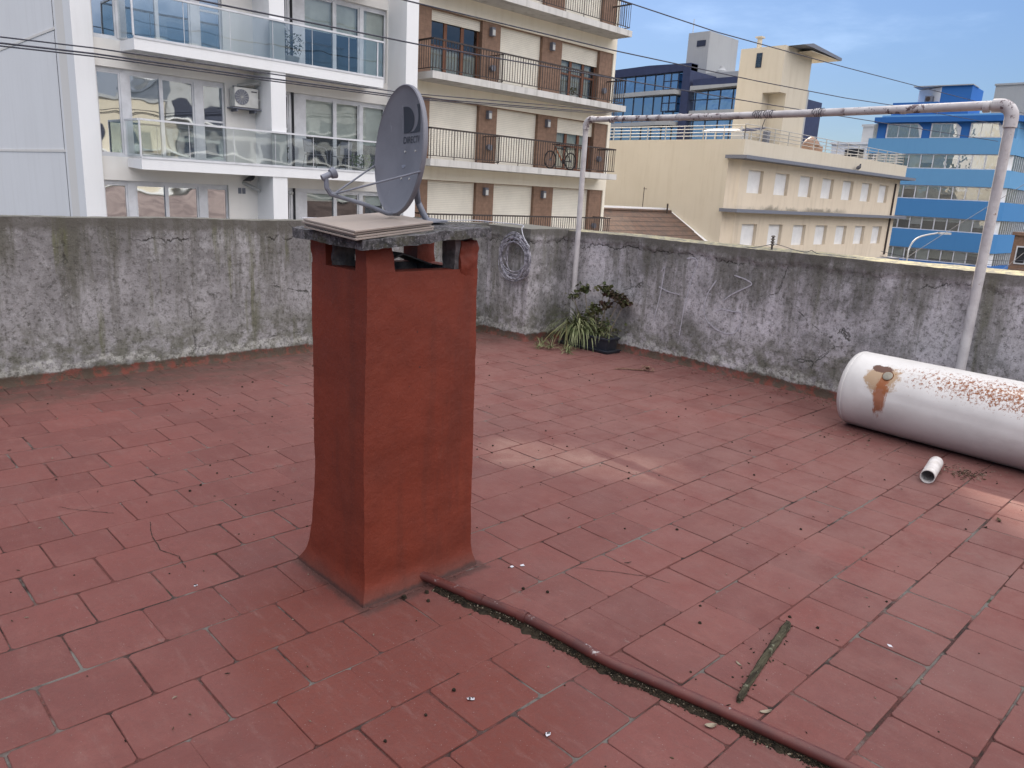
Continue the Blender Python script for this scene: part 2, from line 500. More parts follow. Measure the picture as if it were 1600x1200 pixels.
while yy < 6.45:
    shift = 2.84 + (PX / 2 if row % 2 else 0) + rs.uniform(-0.014, 0.014)
    xx = shift - 24 * PX
    while xx < 6.45:
        g = []
        for ex, ey, kk_ in ((xx, yy + PY / 2, -0.12), (xx + PX, yy + PY / 2, -0.12), (xx + PX / 2, yy, -0.40), (xx + PX / 2, yy + PY, -0.40)):
            q_ = noise.noise(Vector((ex * 1.9, ey * 1.9, 4.2))) + 0.6 * noise.noise(Vector((ex * 7.1, ey * 7.1, 1.2)))
            g.append(-0.0006 if q_ < kk_ - 0.12 else 0.0011 + 0.0040 * min(1, max(0, q_ - kk_ + 0.12)) + rs.uniform(0, 0.0006))
        j = [rs.uniform(-0.0022, 0.0022) for _ in range(4)]
        xa, xb, ya, yb = xx + g[0], xx + PX - g[1], yy + g[2], yy + PY - g[3]
        h0 = rs.gauss(0, 0.0005)
        tx, ty = rs.gauss(0, 0.0020), rs.gauss(0, 0.0020)
        t_ = rs.random() ** 1.6
        # slightly wavy outline with eight rim points and rounded edge
        ring = []
        cs = [(xa + j[0], ya), (xb, ya + j[1]), (xb + j[2], yb), (xa, yb + j[3])]
        pts = []
        for k in range(4):
            p, q = cs[k], cs[(k + 1) % 4]
            for tt in (0.04, 0.35, 0.65, 0.96):
                w = rs.uniform(-0.0011, 0.0011) if 0.1 < tt < 0.9 else 0
                nx_, ny_ = (q[1] - p[1]), -(q[0] - p[0])
                ln = math.hypot(nx_, ny_)
                pts.append((p[0] + (q[0] - p[0]) * tt + nx_ / ln * w, p[1] + (q[1] - p[1]) * tt + ny_ / ln * w))
        cx, cy = (xa + xb) / 2, (ya + yb) / 2
        def ringat(inset, dz):
            out = []
            for (px_, py_) in pts:
                dx_, dy_ = px_ - cx, py_ - cy
                sx_ = 1 - inset / max(0.05, PX / 2)
                X_, Y_ = cx + dx_ * sx_, cy + dy_ * sx_
                out.append(b.verts.new((X_, Y_, zf(X_, Y_) + h0 + tx * (X_ - cx) + ty * (Y_ - cy) + dz)))
            return out
        r1 = ringat(0, -0.012); r2 = ringat(0, -0.0022); r3 = ringat(0.0012, -0.0006); r4 = ringat(0.004, 0.0)
        m_ = len(pts)
        for A, B in ((r1, r2), (r2, r3), (r3, r4)):
            for k in range(m_):
                f = b.faces.new((A[k], A[(k + 1) % m_], B[(k + 1) % m_], B[k])); f[tl] = t_; f.smooth = True
        f = b.faces.new(r4); f[tl] = t_
        xx += PX
    yy += PY
    row += 1
me = bpy.data.meshes.new('terrace_floor'); b.to_mesh(me); b.free()
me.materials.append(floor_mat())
fl = bpy.data.objects.new('terrace_floor', me); COL.objects.link(fl)
tag(fl, kind='structure')
gm = MB()
def gz(u, v):
    x, y = -4 + 10.6 * u, -4.3 + 10.9 * v
    q = noise.noise(Vector((x * 1.7, y * 1.7, 9.0)))
    return (x, y, zf(x, y) - 0.0042 + 0.0026 * max(-0.6, min(1, q * 2.2)))
gm.grid(300, 300, gz)
gm.build('joint_bed', grout_mat(), None, smooth=True, kind='structure')

# cracked tiles
ckm = simple('dark_crack', (0.030, 0.020, 0.018), (0.05, 0.035, 0.03), 40, 1.0, 0.05)
def crack(pts, w):
    mm = MB(); q = random.Random(len(pts) + int(pts[0][0] * 100)); prev = None
    P_ = []
    for i in range(len(pts) - 1):
        for k in range(6):
            t = k / 6; P_.append((pts[i][0] + (pts[i + 1][0] - pts[i][0]) * t + q.uniform(-.004, .004), pts[i][1] + (pts[i + 1][1] - pts[i][1]) * t + q.uniform(-.004, .004)))
    P_.append(pts[-1])
    for i in range(len(P_) - 1):
        a, c = P_[i], P_[i + 1]; w1, w2 = w * q.uniform(.3, 1.2), w * q.uniform(.3, 1.2)
        d = Vector((c[1] - a[1], a[0] - c[0], 0)).normalized()
        za, zc = zf(*a) + 0.0016, zf(*c) + 0.0016
        mm.quad((a[0] - d.x * w1, a[1] - d.y * w1, za), (a[0] + d.x * w1, a[1] + d.y * w1, za), (c[0] + d.x * w2, c[1] + d.y * w2, zc), (c[0] - d.x * w2, c[1] - d.y * w2, zc))
    mm.build('crack', ckm, fl)
crack([(1.115, 3.50), (1.075, 3.36), (1.05, 3.19), (1.09, 3.08), (1.073, 2.967)], 0.0028)
crack([(0.842, 3.93), (0.878, 3.873), (0.98, 3.74), (1.02, 3.70)], 0.0020)
crack([(2.38, 1.95), (2.50, 1.80), (2.56, 1.72), (2.60, 1.60)], 0.0018)
crack([(1.30, 4.10), (1.36, 4.02), (1.40, 3.90)], 0.0016)

# ---- parapet walls
def wall_mat(name, lilac, seed):
    n = NB(name)
    x, y, z = n.xyz()
    L_ = (seed, seed * 2, 0)
    a = n.step(n.noise(2.0, 7, 0.72, (1, 1, 0.7), L_), 0.36, 0.64)
    lc = (0.42, 0.40, 0.435) if lilac else (0.31, 0.305, 0.32)
    col = n.mix(a, lc, (0.165, 0.16, 0.165))
    # pale worn limewash
    wsh = n.step(n.noise(2.7, 8, 0.75, (1, 1, 0.8), (seed + 4, 1, 2)), 0.52, 0.62)
    col = n.mix(n.ma('MULTIPLY', wsh, 0.5), col, (0.48, 0.46, 0.50) if lilac else (0.36, 0.36, 0.375))
    # rain streaks running down
    stf = n.noise(1.0, 7, 0.68, (4.2, 4.2, 0.42), (seed, 3, 1))
    zz = n.lin(z, 0.1, 1.2, -0.05, 0.085)
    stk = n.step(n.ma('ADD', stf, zz), 0.50, 0.66)
    col = n.mix(n.ma('MULTIPLY', stk, 0.66 if lilac else 0.8), col, (0.085, 0.083, 0.066))
    grn = n.step(n.noise(1.0, 6, 0.65, (7.5, 7.5, 0.7), (seed + 9, 6, 1)), 0.56, 0.68)
    col = n.mix(n.ma('MULTIPLY', grn, 0.35 if lilac else 0.65), col, (0.100, 0.104, 0.050))
    # mould on the lowest part
    lo = n.ma('MULTIPLY', n.step(n.ma('ADD', z, n.ma('MULTIPLY', n.noise(3, 5), -0.6)), 0.25, -0.1), n.step(n.noise(9, 5, 0.7), 0.35, 0.6))
    col = n.mix(n.ma('MULTIPLY', lo, 0.75), col, (0.085, 0.085, 0.06))
    # lime bloom just over the skirting
    zb = n.ma('ADD', z, n.ma('MULTIPLY', n.noise(4.5, 4, 0.6, loc=(1, seed, 0)), -0.28))
    bloom = n.ma('MULTIPLY', n.ma('MULTIPLY', n.step(zb, -0.07, -0.03), n.step(zb, 0.04, 0.0)), n.step(n.noise(30, 6, 0.75), 0.42, 0.55))
    col = n.mix(n.ma('MULTIPLY', bloom, 0.5), col, (0.50, 0.50, 0.48))
    # fine dirt speckle
    s1 = n.step(n.noise(24, 9, 0.85), 0.48, 0.62)
    col = n.mix(n.ma('MULTIPLY', s1, 0.75), col, (0.05, 0.048, 0.042))
    s2 = n.step(n.noise(75, 4, 0.7), 0.56, 0.66)
    col = n.mix(n.ma('MULTIPLY', s2, 0.4), col, (0.10, 0.10, 0.09))
    s3 = n.step(n.noise(60, 5, 0.7, loc=(3, 3, 3)), 0.62, 0.70)
    col = n.mix(n.ma('MULTIPLY', s3, 0.35), col, (0.58, 0.57, 0.56))
    # hairline cracks, sparse
    v = n.voro(1.15, 'DISTANCE_TO_EDGE', (1, 1, 1.3))
    dv = n.ma('ADD', v, n.ma('MULTIPLY', n.ma('SUBTRACT', n.noise(9, 5, 0.7), 0.5), 0.10))
    ck = n.ma('MULTIPLY', n.step(n.ma('ABSOLUTE', dv), 0.006, 0.0015), n.step(n.noise(1.3, 2), 0.52, 0.6))
    col = n.mix(n.ma('MULTIPLY', ck, 0.8), col, (0.04, 0.04, 0.035))
    # dark cap band
    zt = n.ma('ADD', z, n.ma('MULTIPLY', n.ma('SUBTRACT', n.noise(4, 6, 0.7), 0.5), 0.22))
    cap = n.step(zt, 1.10, 1.17)
    col = n.mix(n.ma('MULTIPLY', cap, 0.75), col, (0.085, 0.08, 0.072))
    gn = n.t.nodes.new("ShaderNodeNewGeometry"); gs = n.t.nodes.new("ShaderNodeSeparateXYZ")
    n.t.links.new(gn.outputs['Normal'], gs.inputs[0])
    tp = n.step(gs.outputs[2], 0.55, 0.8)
    top_mix = n.mix(n.step(n.noise(16, 7, 0.75), 0.40, 0.62), (0.14, 0.135, 0.12), (0.30, 0.275, 0.18) if lilac == 2 else (0.12, 0.12, 0.11))  # upward faces mottled, pale yellowish on the right wall
    col = n.mix(tp, col, top_mix)
    # red floor paint carried up the foot
    zr = n.ma('ADD', z, n.ma('MULTIPLY', n.ma('SUBTRACT', n.noise(7, 6, 0.75), 0.5), 0.09))
    red = n.step(zr, 0.088, 0.070)
    rcol = n.mix(n.step(n.noise(10, 5, 0.7), 0.38, 0.56), (0.135, 0.040, 0.030), (0.060, 0.042, 0.032))
    col = n.mix(n.ma('MULTIPLY', red, 0.93), col, rcol)
    h = n.ma('ADD', n.ma('MULTIPLY', n.noise(28, 8, 0.75), 1.0), n.ma('MULTIPLY', n.noise(120, 4, 0.6), 0.35))
    h = n.ma('SUBTRACT', h, n.ma('MULTIPLY', ck, 0.8))
    # broken lower edge of the cement cap
    zc = n.ma('ADD', z, n.ma('MULTIPLY', n.ma('SUBTRACT', n.noise(3.2, 6, 0.72, (1, 1, 0.3), (seed, 1, 5)), 0.5), 0.34))
    ln = n.step(n.ma('ABSOLUTE', n.ma('SUBTRACT', zc, 1.075)), 0.0095, 0.002)
    lm = n.ma('MULTIPLY', ln, n.step(n.noise(2.1, 4, 0.6, loc=(seed, 2, 2)), 0.46 if lilac else 0.56, 0.56 if lilac else 0.66))
    col = n.mix(n.ma('MULTIPLY', lm, 0.85), col, (0.022, 0.02, 0.018))
    h = n.ma('SUBTRACT', h, lm)
    n.bump(h, 0.6, 0.014)
    kk = 1.26 if lilac else 1.16
    col = n.mix(1.0, col, (kk, kk * 0.99, kk * 0.955), 'MULTIPLY')
    return n.fin(col, 0.93, 0.15)
def top_col(n): pass
def wdisp(front_x=None, front_y=None, cap=True, tilt=0.0):
    def d(p):
        tz = tilt * (p.x - 6.42) if (tilt and p.z > 1.19) else 0.0
        v = Vector((nz(p, 1.6, 3), nz(p, 1.6, 7), nz(p, 1.3, 11) * (1 if p.z > 0.3 else 0))) * 0.010
        v += Vector((nz(p, 14, 1), nz(p, 14, 5), nz(p, 14, 9) if p.z > 1.1 else 0)) * 0.0035
        if cap:
            edge = 1.10 + 0.045 * nz(Vector((p.x, p.y, 0)), 3.0, 2) + 0.02 * nz(Vector((p.x, p.y, 0)), 15.0, 4)
            if p.z > edge:
                k = 0.014
                if front_x is not None and abs(p.x - front_x) < 1e-4: v.x -= k
                if front_y is not None and abs(p.y - front_y) < 1e-4: v.y -= k
        v.z += tz
        # cove at the foot
        if p.z < 0.06:
            k = 0.02 * (1 - p.z / 0.06) ** 2
            if front_x is not None and abs(p.x - front_x) < 1e-4: v.x -= k
            if front_y is not None and abs(p.y - front_y) < 1e-4: v.y -= k
        return v
    return d
WT = 1.213
m = MB().rough_box(-3.5, 5.83, 6.42, 6.60, -0.02, 1.232, 0.022, wdisp(None, 6.42, False), 'yZxY')
o = m.build('parapet_wall', wall_mat('weathered_plaster', False, 1.0), smooth=True, weld=True)
rebase(o, (1.0, 6.5, 0)); tag(o, 'long grey plaster parapet wall streaked with green mould behind the chimney', 'wall')
m = MB().rough_box(5.83, 6.62, 5.75, 6.62, -0.02, 1.218, 0.02, wdisp(5.83, 5.75), 'xyZXY')
o = m.build('parapet_wall', wall_mat('weathered_plaster_pier', True, 5.0), smooth=True, weld=True)
rebase(o, (6.2, 6.1, 0)); tag(o, 'square plastered corner block of the parapet with the cable coil hanging on it', 'wall')
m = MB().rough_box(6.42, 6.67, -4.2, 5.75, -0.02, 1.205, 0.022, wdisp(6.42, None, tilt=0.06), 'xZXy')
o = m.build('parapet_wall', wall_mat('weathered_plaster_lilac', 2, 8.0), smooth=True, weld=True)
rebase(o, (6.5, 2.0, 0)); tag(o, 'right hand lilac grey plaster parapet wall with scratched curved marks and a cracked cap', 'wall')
wall_r = o
# scratched chalk marks on the right wall (thin raised lines)
def scratch(pts, r=0.0032):
    P = []
    for i in range(len(pts) - 1):
        for t in (0, 0.25, 0.5, 0.75):
            a, c = pts[i], pts[i + 1]
            P.append((6.414, a[0] + (c[0] - a[0]) * t, a[1] + (c[1] - a[1]) * t))
    P.append((6.414, pts[-1][0], pts[-1][1]))
    return P
OFF[wall_r.name] = Vector((6.5, 2.0, 0))
chalk = simple('chalk_scratch', (0.50, 0.48, 0.52), (0.34, 0.33, 0.35), 45, 0.95, 0.1)
def on_wall(px, py):
    d = fw + rr * ((px - 800) / 1186.4) - uu * ((py - 600) / 1186.4)
    k = 6.42 / d.x
    return (d.y * k, 1.6 + d.z * k)
MARKS = [[(1148, 430), (1165, 436), (1178, 444), (1160, 452), (1143, 460), (1130, 470)],
         [(1120, 438), (1106, 458), (1100, 480), (1104, 500), (1118, 514), (1136, 522), (1150, 520), (1158, 504), (1160, 487), (1145, 487), (1128, 482), (1118, 487)],
         [(1074, 404), (1086, 402), (1092, 410), (1080, 440), (1070, 480), (1062, 524)],
         [(1034, 424), (1040, 414), (1036, 440), (1030, 470), (1022, 500)], [(1030, 448), (1045, 456), (1062, 460)]]
for mk in MARKS:
    mm = MB()
    P = scratch([on_wall(*q) for q in mk]); P = [Vector(p) for p in P]
    for _ in range(2): P = [P[0]] + [(P[i - 1] + 2 * P[i] + P[i + 1]) / 4 for i in range(1, len(P) - 1)] + [P[-1]]
    dw = wdisp(6.42, None)
    def sf(y, z):
        p = Vector((6.42, y, z)); p = p + dw(p); return (p.x - 0.0065, y, z)
    for i in range(len(P) - 1):
        a, c = P[i], P[i + 1]; w_ = 0.0065 * (0.7 + 0.6 * abs(nz(a, 30, 1)))
        t_ = Vector((0, c.z - a.z, -(c.y - a.y))).normalized() * w_
        mm.quad(sf(a.y - t_.y, a.z - t_.z), sf(a.y + t_.y, a.z + t_.z), sf(c.y + t_.y, c.z + t_.z), sf(c.y - t_.y, c.z - t_.z))
    mm.build('scratched_mark', chalk, wall_r)

# ---- chimney
def chimney_mat():
    n = NB('brick_red_masonry_paint')
    x, y, z = n.xyz()
    col = n.mix(n.step(n.noise(3.5, 5, 0.6), 0.35, 0.7), (0.205, 0.036, 0.017), (0.165, 0.031, 0.016))
    col = n.mix(n.ma('MULTIPLY', n.step(n.noise(8, 6, 0.7, (1, 1, 0.5)), 0.5, 0.75), 0.4), col, (0.235, 0.048, 0.022))
    dk = n.step(n.noise(15, 5, 0.7), 0.66, 0.76)
    col = n.mix(n.ma('MULTIPLY', dk, 0.25), col, (0.09, 0.022, 0.014))
    # darker towards the foot
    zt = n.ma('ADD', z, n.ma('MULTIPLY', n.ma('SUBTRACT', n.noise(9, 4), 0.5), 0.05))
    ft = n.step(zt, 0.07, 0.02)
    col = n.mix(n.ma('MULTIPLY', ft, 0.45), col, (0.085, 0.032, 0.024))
    h = n.ma('ADD', n.ma('MULTIPLY', n.noise(55, 5, 0.6), 0.5), n.ma('MULTIPLY', n.noise(9, 7, 0.7), 1.6))
    wr = n.step(n.noise(6, 8, 0.75, (1, 1, 1), (2, 8, 1), 1.2), 0.49, 0.51)
    h = n.ma('ADD', h, n.ma('MULTIPLY', wr, 0.10))
    n.bump(h, 0.45, 0.008)
    rn = n.step(n.noise(1.0, 6, 0.65, (9, 9, 0.55), (3, 2, 1)), 0.52, 0.70)
    col = n.mix(n.ma('MULTIPLY', rn, 0.30), col, (0.085, 0.024, 0.016))
    pk = n.step(n.noise(5, 8, 0.78, loc=(5, 1, 2)), 0.60, 0.68)
    col = n.mix(n.ma('MULTIPLY', pk, 0.30), col, (0.26, 0.085, 0.055))
    ch = n.step(n.noise(42, 3, 0.6, loc=(8, 1, 2)), 0.735, 0.755)
    col = n.mix(n.ma('MULTIPLY', ch, 0.8), col, (0.05, 0.018, 0.015))
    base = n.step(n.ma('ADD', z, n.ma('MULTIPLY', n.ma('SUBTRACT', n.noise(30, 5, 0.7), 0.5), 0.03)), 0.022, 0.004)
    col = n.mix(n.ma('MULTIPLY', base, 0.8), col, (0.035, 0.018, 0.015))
    col = n.mix(1.0, col, (0.74, 0.72, 0.72), 'MULTIPLY')
    return n.fin(col, 0.66, 0.35)
MT['chimney'] = chimney_mat()
MT['rawmortar'] = simple('bare_sooty_mortar', (0.16, 0.15, 0.155), (0.05, 0.048, 0.05), 14, 0.95, 0.1, 0.8, 30, 0.012)
chim = thing('chimney', 'square brick red painted chimney in the middle of the tiled terrace', 'chimney', (1.76, 2.46, 0))
def flare(p):
    """foot spreads out, surfaces lumpy"""
    v = Vector((nz(p, 3, 2), nz(p, 3, 5), 0)) * 0.007 + Vector((nz(p, 11, 2), nz(p, 11, 5), 0)) * 0.0028
    v += Vector((nz(p, 40, 2), nz(p, 40, 5), 0)) * 0.0012
    z = p.z
    back = (p.y - 2.28) / 0.37
    f = max(0, (0.46 - z) / 0.46)
    v.y += back * 0.088 * f ** 1.7                 # back face leans out towards the ground
    v.x += (p.x - 1.5) / 0.52 * 0.025 * (1 - z / 1.4)
    q = max(0, (0.10 - z) / 0.10) ** 2.0           # mortar skirt
    if abs(p.x - 1.5) < 1e-3: v.x -= 0.028 * q
    if abs(p.y - 2.28) < 1e-3: v.y -= 0.034 * q
    if abs(p.x - 2.02) < 1e-3: v.x += 0.010 * q
    if abs(p.y - 2.65) < 1e-3: v.y += 0.030 * q
    return v
ZS = 1.292
m = MB()
m.rough_box(1.5, 2.02, 2.28, 2.65, -0.01, ZS, 0.0125, flare, 'xXyY')
# ledge ring round the flue + inner well
def ledge(xa, xb, ya, yb):
    m.rough_box(xa, xb, ya, yb, ZS - 0.001, ZS, 0.02, flare, 'Z')
ledge(1.5, 2.02, 2.28, 2.345); ledge(1.5, 2.02, 2.585, 2.65); ledge(1.5, 1.575, 2.345, 2.585); ledge(1.95, 2.02, 2.345, 2.585)
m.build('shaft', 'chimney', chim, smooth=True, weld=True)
mi = MB()
mi.quad((1.575, 2.345, 1.0), (1.95, 2.345, 1.0), (1.95, 2.345, ZS - 0.002), (1.575, 2.345, ZS - 0.002))
mi.quad((1.575, 2.585, 1.0), (1.575, 2.585, ZS - 0.002), (1.95, 2.585, ZS - 0.002), (1.95, 2.585, 1.0))
mi.quad((1.575, 2.345, 1.0), (1.575, 2.345, ZS - 0.002), (1.575, 2.585, ZS - 0.002), (1.575, 2.585, 1.0))
mi.quad((1.95, 2.345, 1.0), (1.95, 2.585, 1.0), (1.95, 2.585, ZS - 0.002), (1.95, 2.345, ZS - 0.002))
mi.quad((1.575, 2.345, 1.2), (1.95, 2.345, 1.2), (1.95, 2.585, 1.2), (1.575, 2.585, 1.2))
mi.build('flue', 'rawmortar', chim)
def capz(x, y): return 1.371 + 0.085 * (x - 1.455) + 0.02 * (y - 2.23)
def post(x0, x1, y0, y1, taper_x=0.0, taper_y=0.0, mat='chimney', name='corner_post', lump=1.0):
    mm = MB()
    def dd(p):
        v = flare(p)
        t = (p.z - ZS) / 0.1
        v.x += (-taper_x if p.x > (x0 + x1) / 2 else 0) * t if taper_x > 0 else 0
        v.x += (-taper_x if p.x < (x0 + x1) / 2 else 0) * t if taper_x < 0 else 0
        v.y += (-taper_y if p.y > (y0 + y1) / 2 else 0) * t
        v += Vector((nz(p, 22, 2), nz(p, 22, 5), 0)) * 0.004 * lump
        return v
    mm.rough_box(x0, x1, y0, y1, ZS - 0.004, capz((x0 + x1) / 2, (y0 + y1) / 2) + 0.012, 0.011, dd, 'xXyYZ')
    return mm.build(name, mat, chim, smooth=True, weld=True)
post(1.5005, 1.628, 2.2805, 2.352, 0.022, 0.0)                 # front corner
post(1.5005, 1.60, 2.552, 2.6495, 0.0, -0.012)                  # left back
post(1.903, 1.99, 2.286, 2.36, 0, 0, 'rawmortar', 'bare_pier', 2.0)
post(1.93, 2.0195, 2.555, 2.6495)
post(1.53, 1.618, 2.535, 2.60, 0, 0, 'rawmortar', 'sooty_core', 3.0)
# plaster patch bulging on the right corner
def pd(p):
    e = Vector((p.x - 1.972, p.y - 2.319, (p.z - 1.335) * 0.7)); k = max(0, e.length - 0.052)
    return flare(p) + Vector((nz(p, 18, 2), nz(p, 18, 5), nz(p, 18, 8))) * 0.010 + Vector((nz(p, 45, 2), nz(p, 45, 5), nz(p, 45, 8))) * 0.005 - e.normalized() * k * 0.55
mm = MB().rough_box(1.922, 2.022, 2.268, 2.37, 1.262, 1.408, 0.01, pd, 'xXyYZz')
mm.build('plaster_patch', 'chimney', chim, smooth=True, weld=True)
capm = NB('rough_concrete')
_a = capm.step(capm.noise(24, 8, 0.8), 0.38, 0.62)
_c = capm.mix(_a, (0.15, 0.145, 0.155), (0.04, 0.04, 0.04))
_c = capm.mix(capm.ma('MULTIPLY', capm.step(capm.noise(90, 3, 0.6), 0.55, 0.65), 0.5), _c, (0.30, 0.29, 0.30))
_c = capm.mix(capm.ma('MULTIPLY', capm.step(capm.noise(7, 5, 0.7), 0.52, 0.66), 0.5), _c, (0.09, 0.085, 0.05))
capm.bump(capm.noise(60, 8, 0.8), 0.9, 0.012)
MT['cap'] = capm.fin(_c, 0.95, 0.15)
def cd(p):
    e = Vector((nz(p, 9, 2), nz(p, 9, 5), nz(p, 9, 8))) * 0.006 + Vector((nz(p, 35, 2), nz(p, 35, 5), nz(p, 35, 8))) * 0.003
    e.z += 0.085 * (p.x - 1.455) + 0.02 * (p.y - 2.23)
    return e
MB().rough_box(1.445, 2.03, 2.215, 2.70, 1.376, 1.411, 0.0125, cd, 'xXyYZz').build('concrete_cap', 'cap', chim, smooth=True, weld=True)

# broken tile lying in the flue
bt = MB()
bt.prism([(1.64, 1.296), (1.76, 1.345), (1.90, 1.300), (1.90, 1.294), (1.76, 1.338), (1.64, 1.290)], 'y', 2.42, 2.56)
o = bt.build('broken_tile', 'rawmortar'); rebase(o, (1.77, 2.49, 1.29))
tag(o, 'bent sooty piece of tile lying inside the smoke opening under the chimney cap', 'tile piece')

# stack of ceramic tiles on the cap
tile_top = simple('ceramic_tile_face', (0.30, 0.25, 0.215), (0.26, 0.22, 0.195), 3, 0.5, 0.4, 0.15, 120, 0.002)
def tile(name, dz, sh, label, k):
    c = [(1.41, 2.21, 1.4425), (1.80, 2.29, 1.472), (1.845, 2.665, 1.487), (1.425, 2.58, 1.4595)]
    th = 0.0065
    vs = [(p[0] + sh[0] * 1.0, p[1] + sh[1], p[2] + dz - th) for p in c] + [(p[0] + sh[0], p[1] + sh[1], p[2] + dz) for p in c]
    mm = MB().add(vs, [(3, 2, 1, 0), (4, 5, 6, 7), (0, 1, 5, 4), (1, 2, 6, 5), (2, 3, 7, 6), (3, 0, 4, 7)])
    o = mm.build(name, tile_top, bevel=0.0012)
    rebase(o, (1.62, 2.43, 1.46 + dz)); tag(o, label, 'tile', 'loose ceramic tiles stacked on the chimney cap')
    ed = bpy.data.objects.new('x', None) if False else None
    return o
tile('floor_tile', 0.0, (0, 0), 'topmost brown ceramic tile of the stack on the chimney cap', 0)
tile('floor_tile', -0.0085, (-0.004, 0.006), 'second brown ceramic tile from the top of the stack on the chimney cap', 1)
tile('floor_tile', -0.0170, (0.006, 0.001), 'third brown ceramic tile from the top of the stack on the chimney cap', 2)
tile('floor_tile', -0.0255, (0.000, -0.003), 'lowest brown ceramic tile of the stack, touching the concrete cap', 3)

# ---- satellite dish
dmat = NB('grey_dish_paint')
_c = dmat.mix(dmat.step(dmat.noise(6, 5, 0.6), 0.35, 0.7), (0.160, 0.163, 0.188), (0.130, 0.133, 0.155))
_c = dmat.mix(dmat.ma('MULTIPLY', dmat.step(dmat.noise(30, 6, 0.75, (1, 1, 0.25)), 0.62, 0.70), 0.45), _c, (0.30, 0.31, 0.34))
MT['dish'] = dmat.fin(_c, 0.55, 0.35)
MT['dishdark'] = simple('printed_dark_grey', (0.032, 0.036, 0.05), None, 5, 0.55, 0.3)
DC = Vector((1.749, 2.4495, 1.7228))
az, el = R(169), R(5)
DN = Vector((math.cos(az) * math.cos(el), math.sin(az) * math.cos(el), math.sin(el)))
DH = Vector((-DN.y, DN.x, 0)).normalized()
DV = DN.cross(DH)
if DV.z < 0: DV = -DV
DRX, DRY = 0.205, 0.229
def dp(a, b_, k=0.0):
    """point on the dish: a,b in metres, k along the normal; bowl depth added"""
    q = (a / DRX) ** 2 + (b_ / DRY) ** 2
    return DC + DH * a + DV * b_ + DN * (k - 0.030 * (1 - q))
dish = thing('satellite_dish', 'oval grey satellite dish with feed arm mounted on the chimney cap', 'satellite dish', (1.906, 2.462, 1.46))
m = MB()
seg, rings = 64, 14
vs, fs = [], []
for side, kk in ((0, 0.0), (1, -0.004)):
    for r_ in range(rings + 1):
        for s_ in range(seg):
            an = 2 * math.pi * s_ / seg
            q = r_ / rings
            vs.append(dp(DRX * q * math.cos(an), DRY * q * math.sin(an), kk))
def vi(side, r_, s_): return side * (rings + 1) * seg + r_ * seg + s_ % seg
for r_ in range(rings):
    for s_ in range(seg):
        fs.append((vi(0, r_, s_), vi(0, r_ + 1, s_), vi(0, r_ + 1, s_ + 1), vi(0, r_, s_ + 1)))
        fs.append((vi(1, r_, s_), vi(1, r_, s_ + 1), vi(1, r_ + 1, s_ + 1), vi(1, r_ + 1, s_)))
# rolled rim
base = len(vs)
prof = [(0, 0.0), (0.004, 0.003), (0.008, 0.0), (0.0085, -0.012), (0.006, -0.016), (0.0, -0.004)]
for (dr, dk) in prof:
    for s_ in range(seg):
        an = 2 * math.pi * s_ / seg
        p = DC + DH * (DRX + dr) * math.cos(an) + DV * (DRY + dr) * math.sin(an) + DN * dk
        vs.append(p)
for i in range(len(prof) - 1):
    for s_ in range(seg):
        fs.append((base + i * seg + s_, base + (i + 1) * seg + s_, base + (i + 1) * seg + (s_ + 1) % seg, base + i * seg + (s_ + 1) % seg))
m.add(vs, fs)
m.build('reflector', 'dish', dish, smooth=True, weld=True)
def dish_patch(name, poly, k=0.0012):
    """polygon in unit square -> strip mesh on the bowl, fan from centroid subdivided"""
    x0, x1, y0, y1 = -0.020, 0.148, 0.066, 0.160
    P = [(x0 + p[0] * (x1 - x0), y0 + p[1] * (y1 - y0)) for p in poly]
    b = bmesh.new()
    vv = [b.verts.new((p[0], p[1], 0)) for p in P]
    b.faces.new(vv)
    bmesh.ops.triangulate(b, faces=b.faces[:])
    bmesh.ops.subdivide_edges(b, edges=b.edges[:], cuts=3, use_grid_fill=True)
    off = OFF[dish.name]
    for v in b.verts: v.co = dp(v.co.x, v.co.y, k) - off
    me = bpy.data.meshes.new(name); b.to_mesh(me); b.free()
    me.materials.append(MT['dishdark'])
    o = bpy.data.objects.new(name, me); COL.objects.link(o); o.parent = dish
    return o
D_ = [(0, 0), (0.12, 0)] + [(0.12 + 0.46 * math.sin(t), 0.5 - 0.5 * math.cos(t)) for t in [math.pi * i / 14 for i in range(1, 15)]] + [(0, 1)]
dish_patch('logo_mark', D_)
arc = [(0.30, 0.0), (0.48, 0.06), (0.63, 0.16), (0.74, 0.30), (0.80, 0.46), (0.82, 0.62), (0.80, 0.80), (0.74, 1.0)]
arc2 = [(0.86, 1.0)]
dish_patch('logo_mark', [(0.22, 0.0)] + [(p[0] + 0.05, p[1]) for p in arc[1:]] + [(0.84, 1.0), (1, 1), (1, 0)])
tcv = bpy.data.curves.new('lettering', 'FONT')
tcv.body = 'DIRECTV'
tcv.size = 1.0
to = bpy.data.objects.new('lettering_tmp', tcv); COL.objects.link(to)
bpy.context.view_layer.update()
tm = bpy.data.meshes.new_from_object(to)
bpy.data.objects.remove(to)
xs_ = [v.co.x for v in tm.vertices]; ys_ = [v.co.y for v in tm.vertices]
off = OFF[dish.name]
b = bmesh.new(); b.from_mesh(tm)
bmesh.ops.subdivide_edges(b, edges=[e for e in b.edges if e.calc_length() > 0.25], cuts=2)
for v in b.verts:
    a_ = -0.020 + (v.co.x - min(xs_)) / (max(xs_) - min(xs_)) * 0.168
    b_ = 0.030 + (v.co.y - min(ys_)) / (max(ys_) - min(ys_)) * 0.024
    v.co = dp(a_, b_, 0.0015) - off
me = bpy.data.meshes.new('lettering'); b.to_mesh(me); b.free()
me.materials.clear(); me.materials.append(MT['dishdark'])
o = bpy.data.objects.new('lettering', me); COL.objects.link(o); o.parent = dish
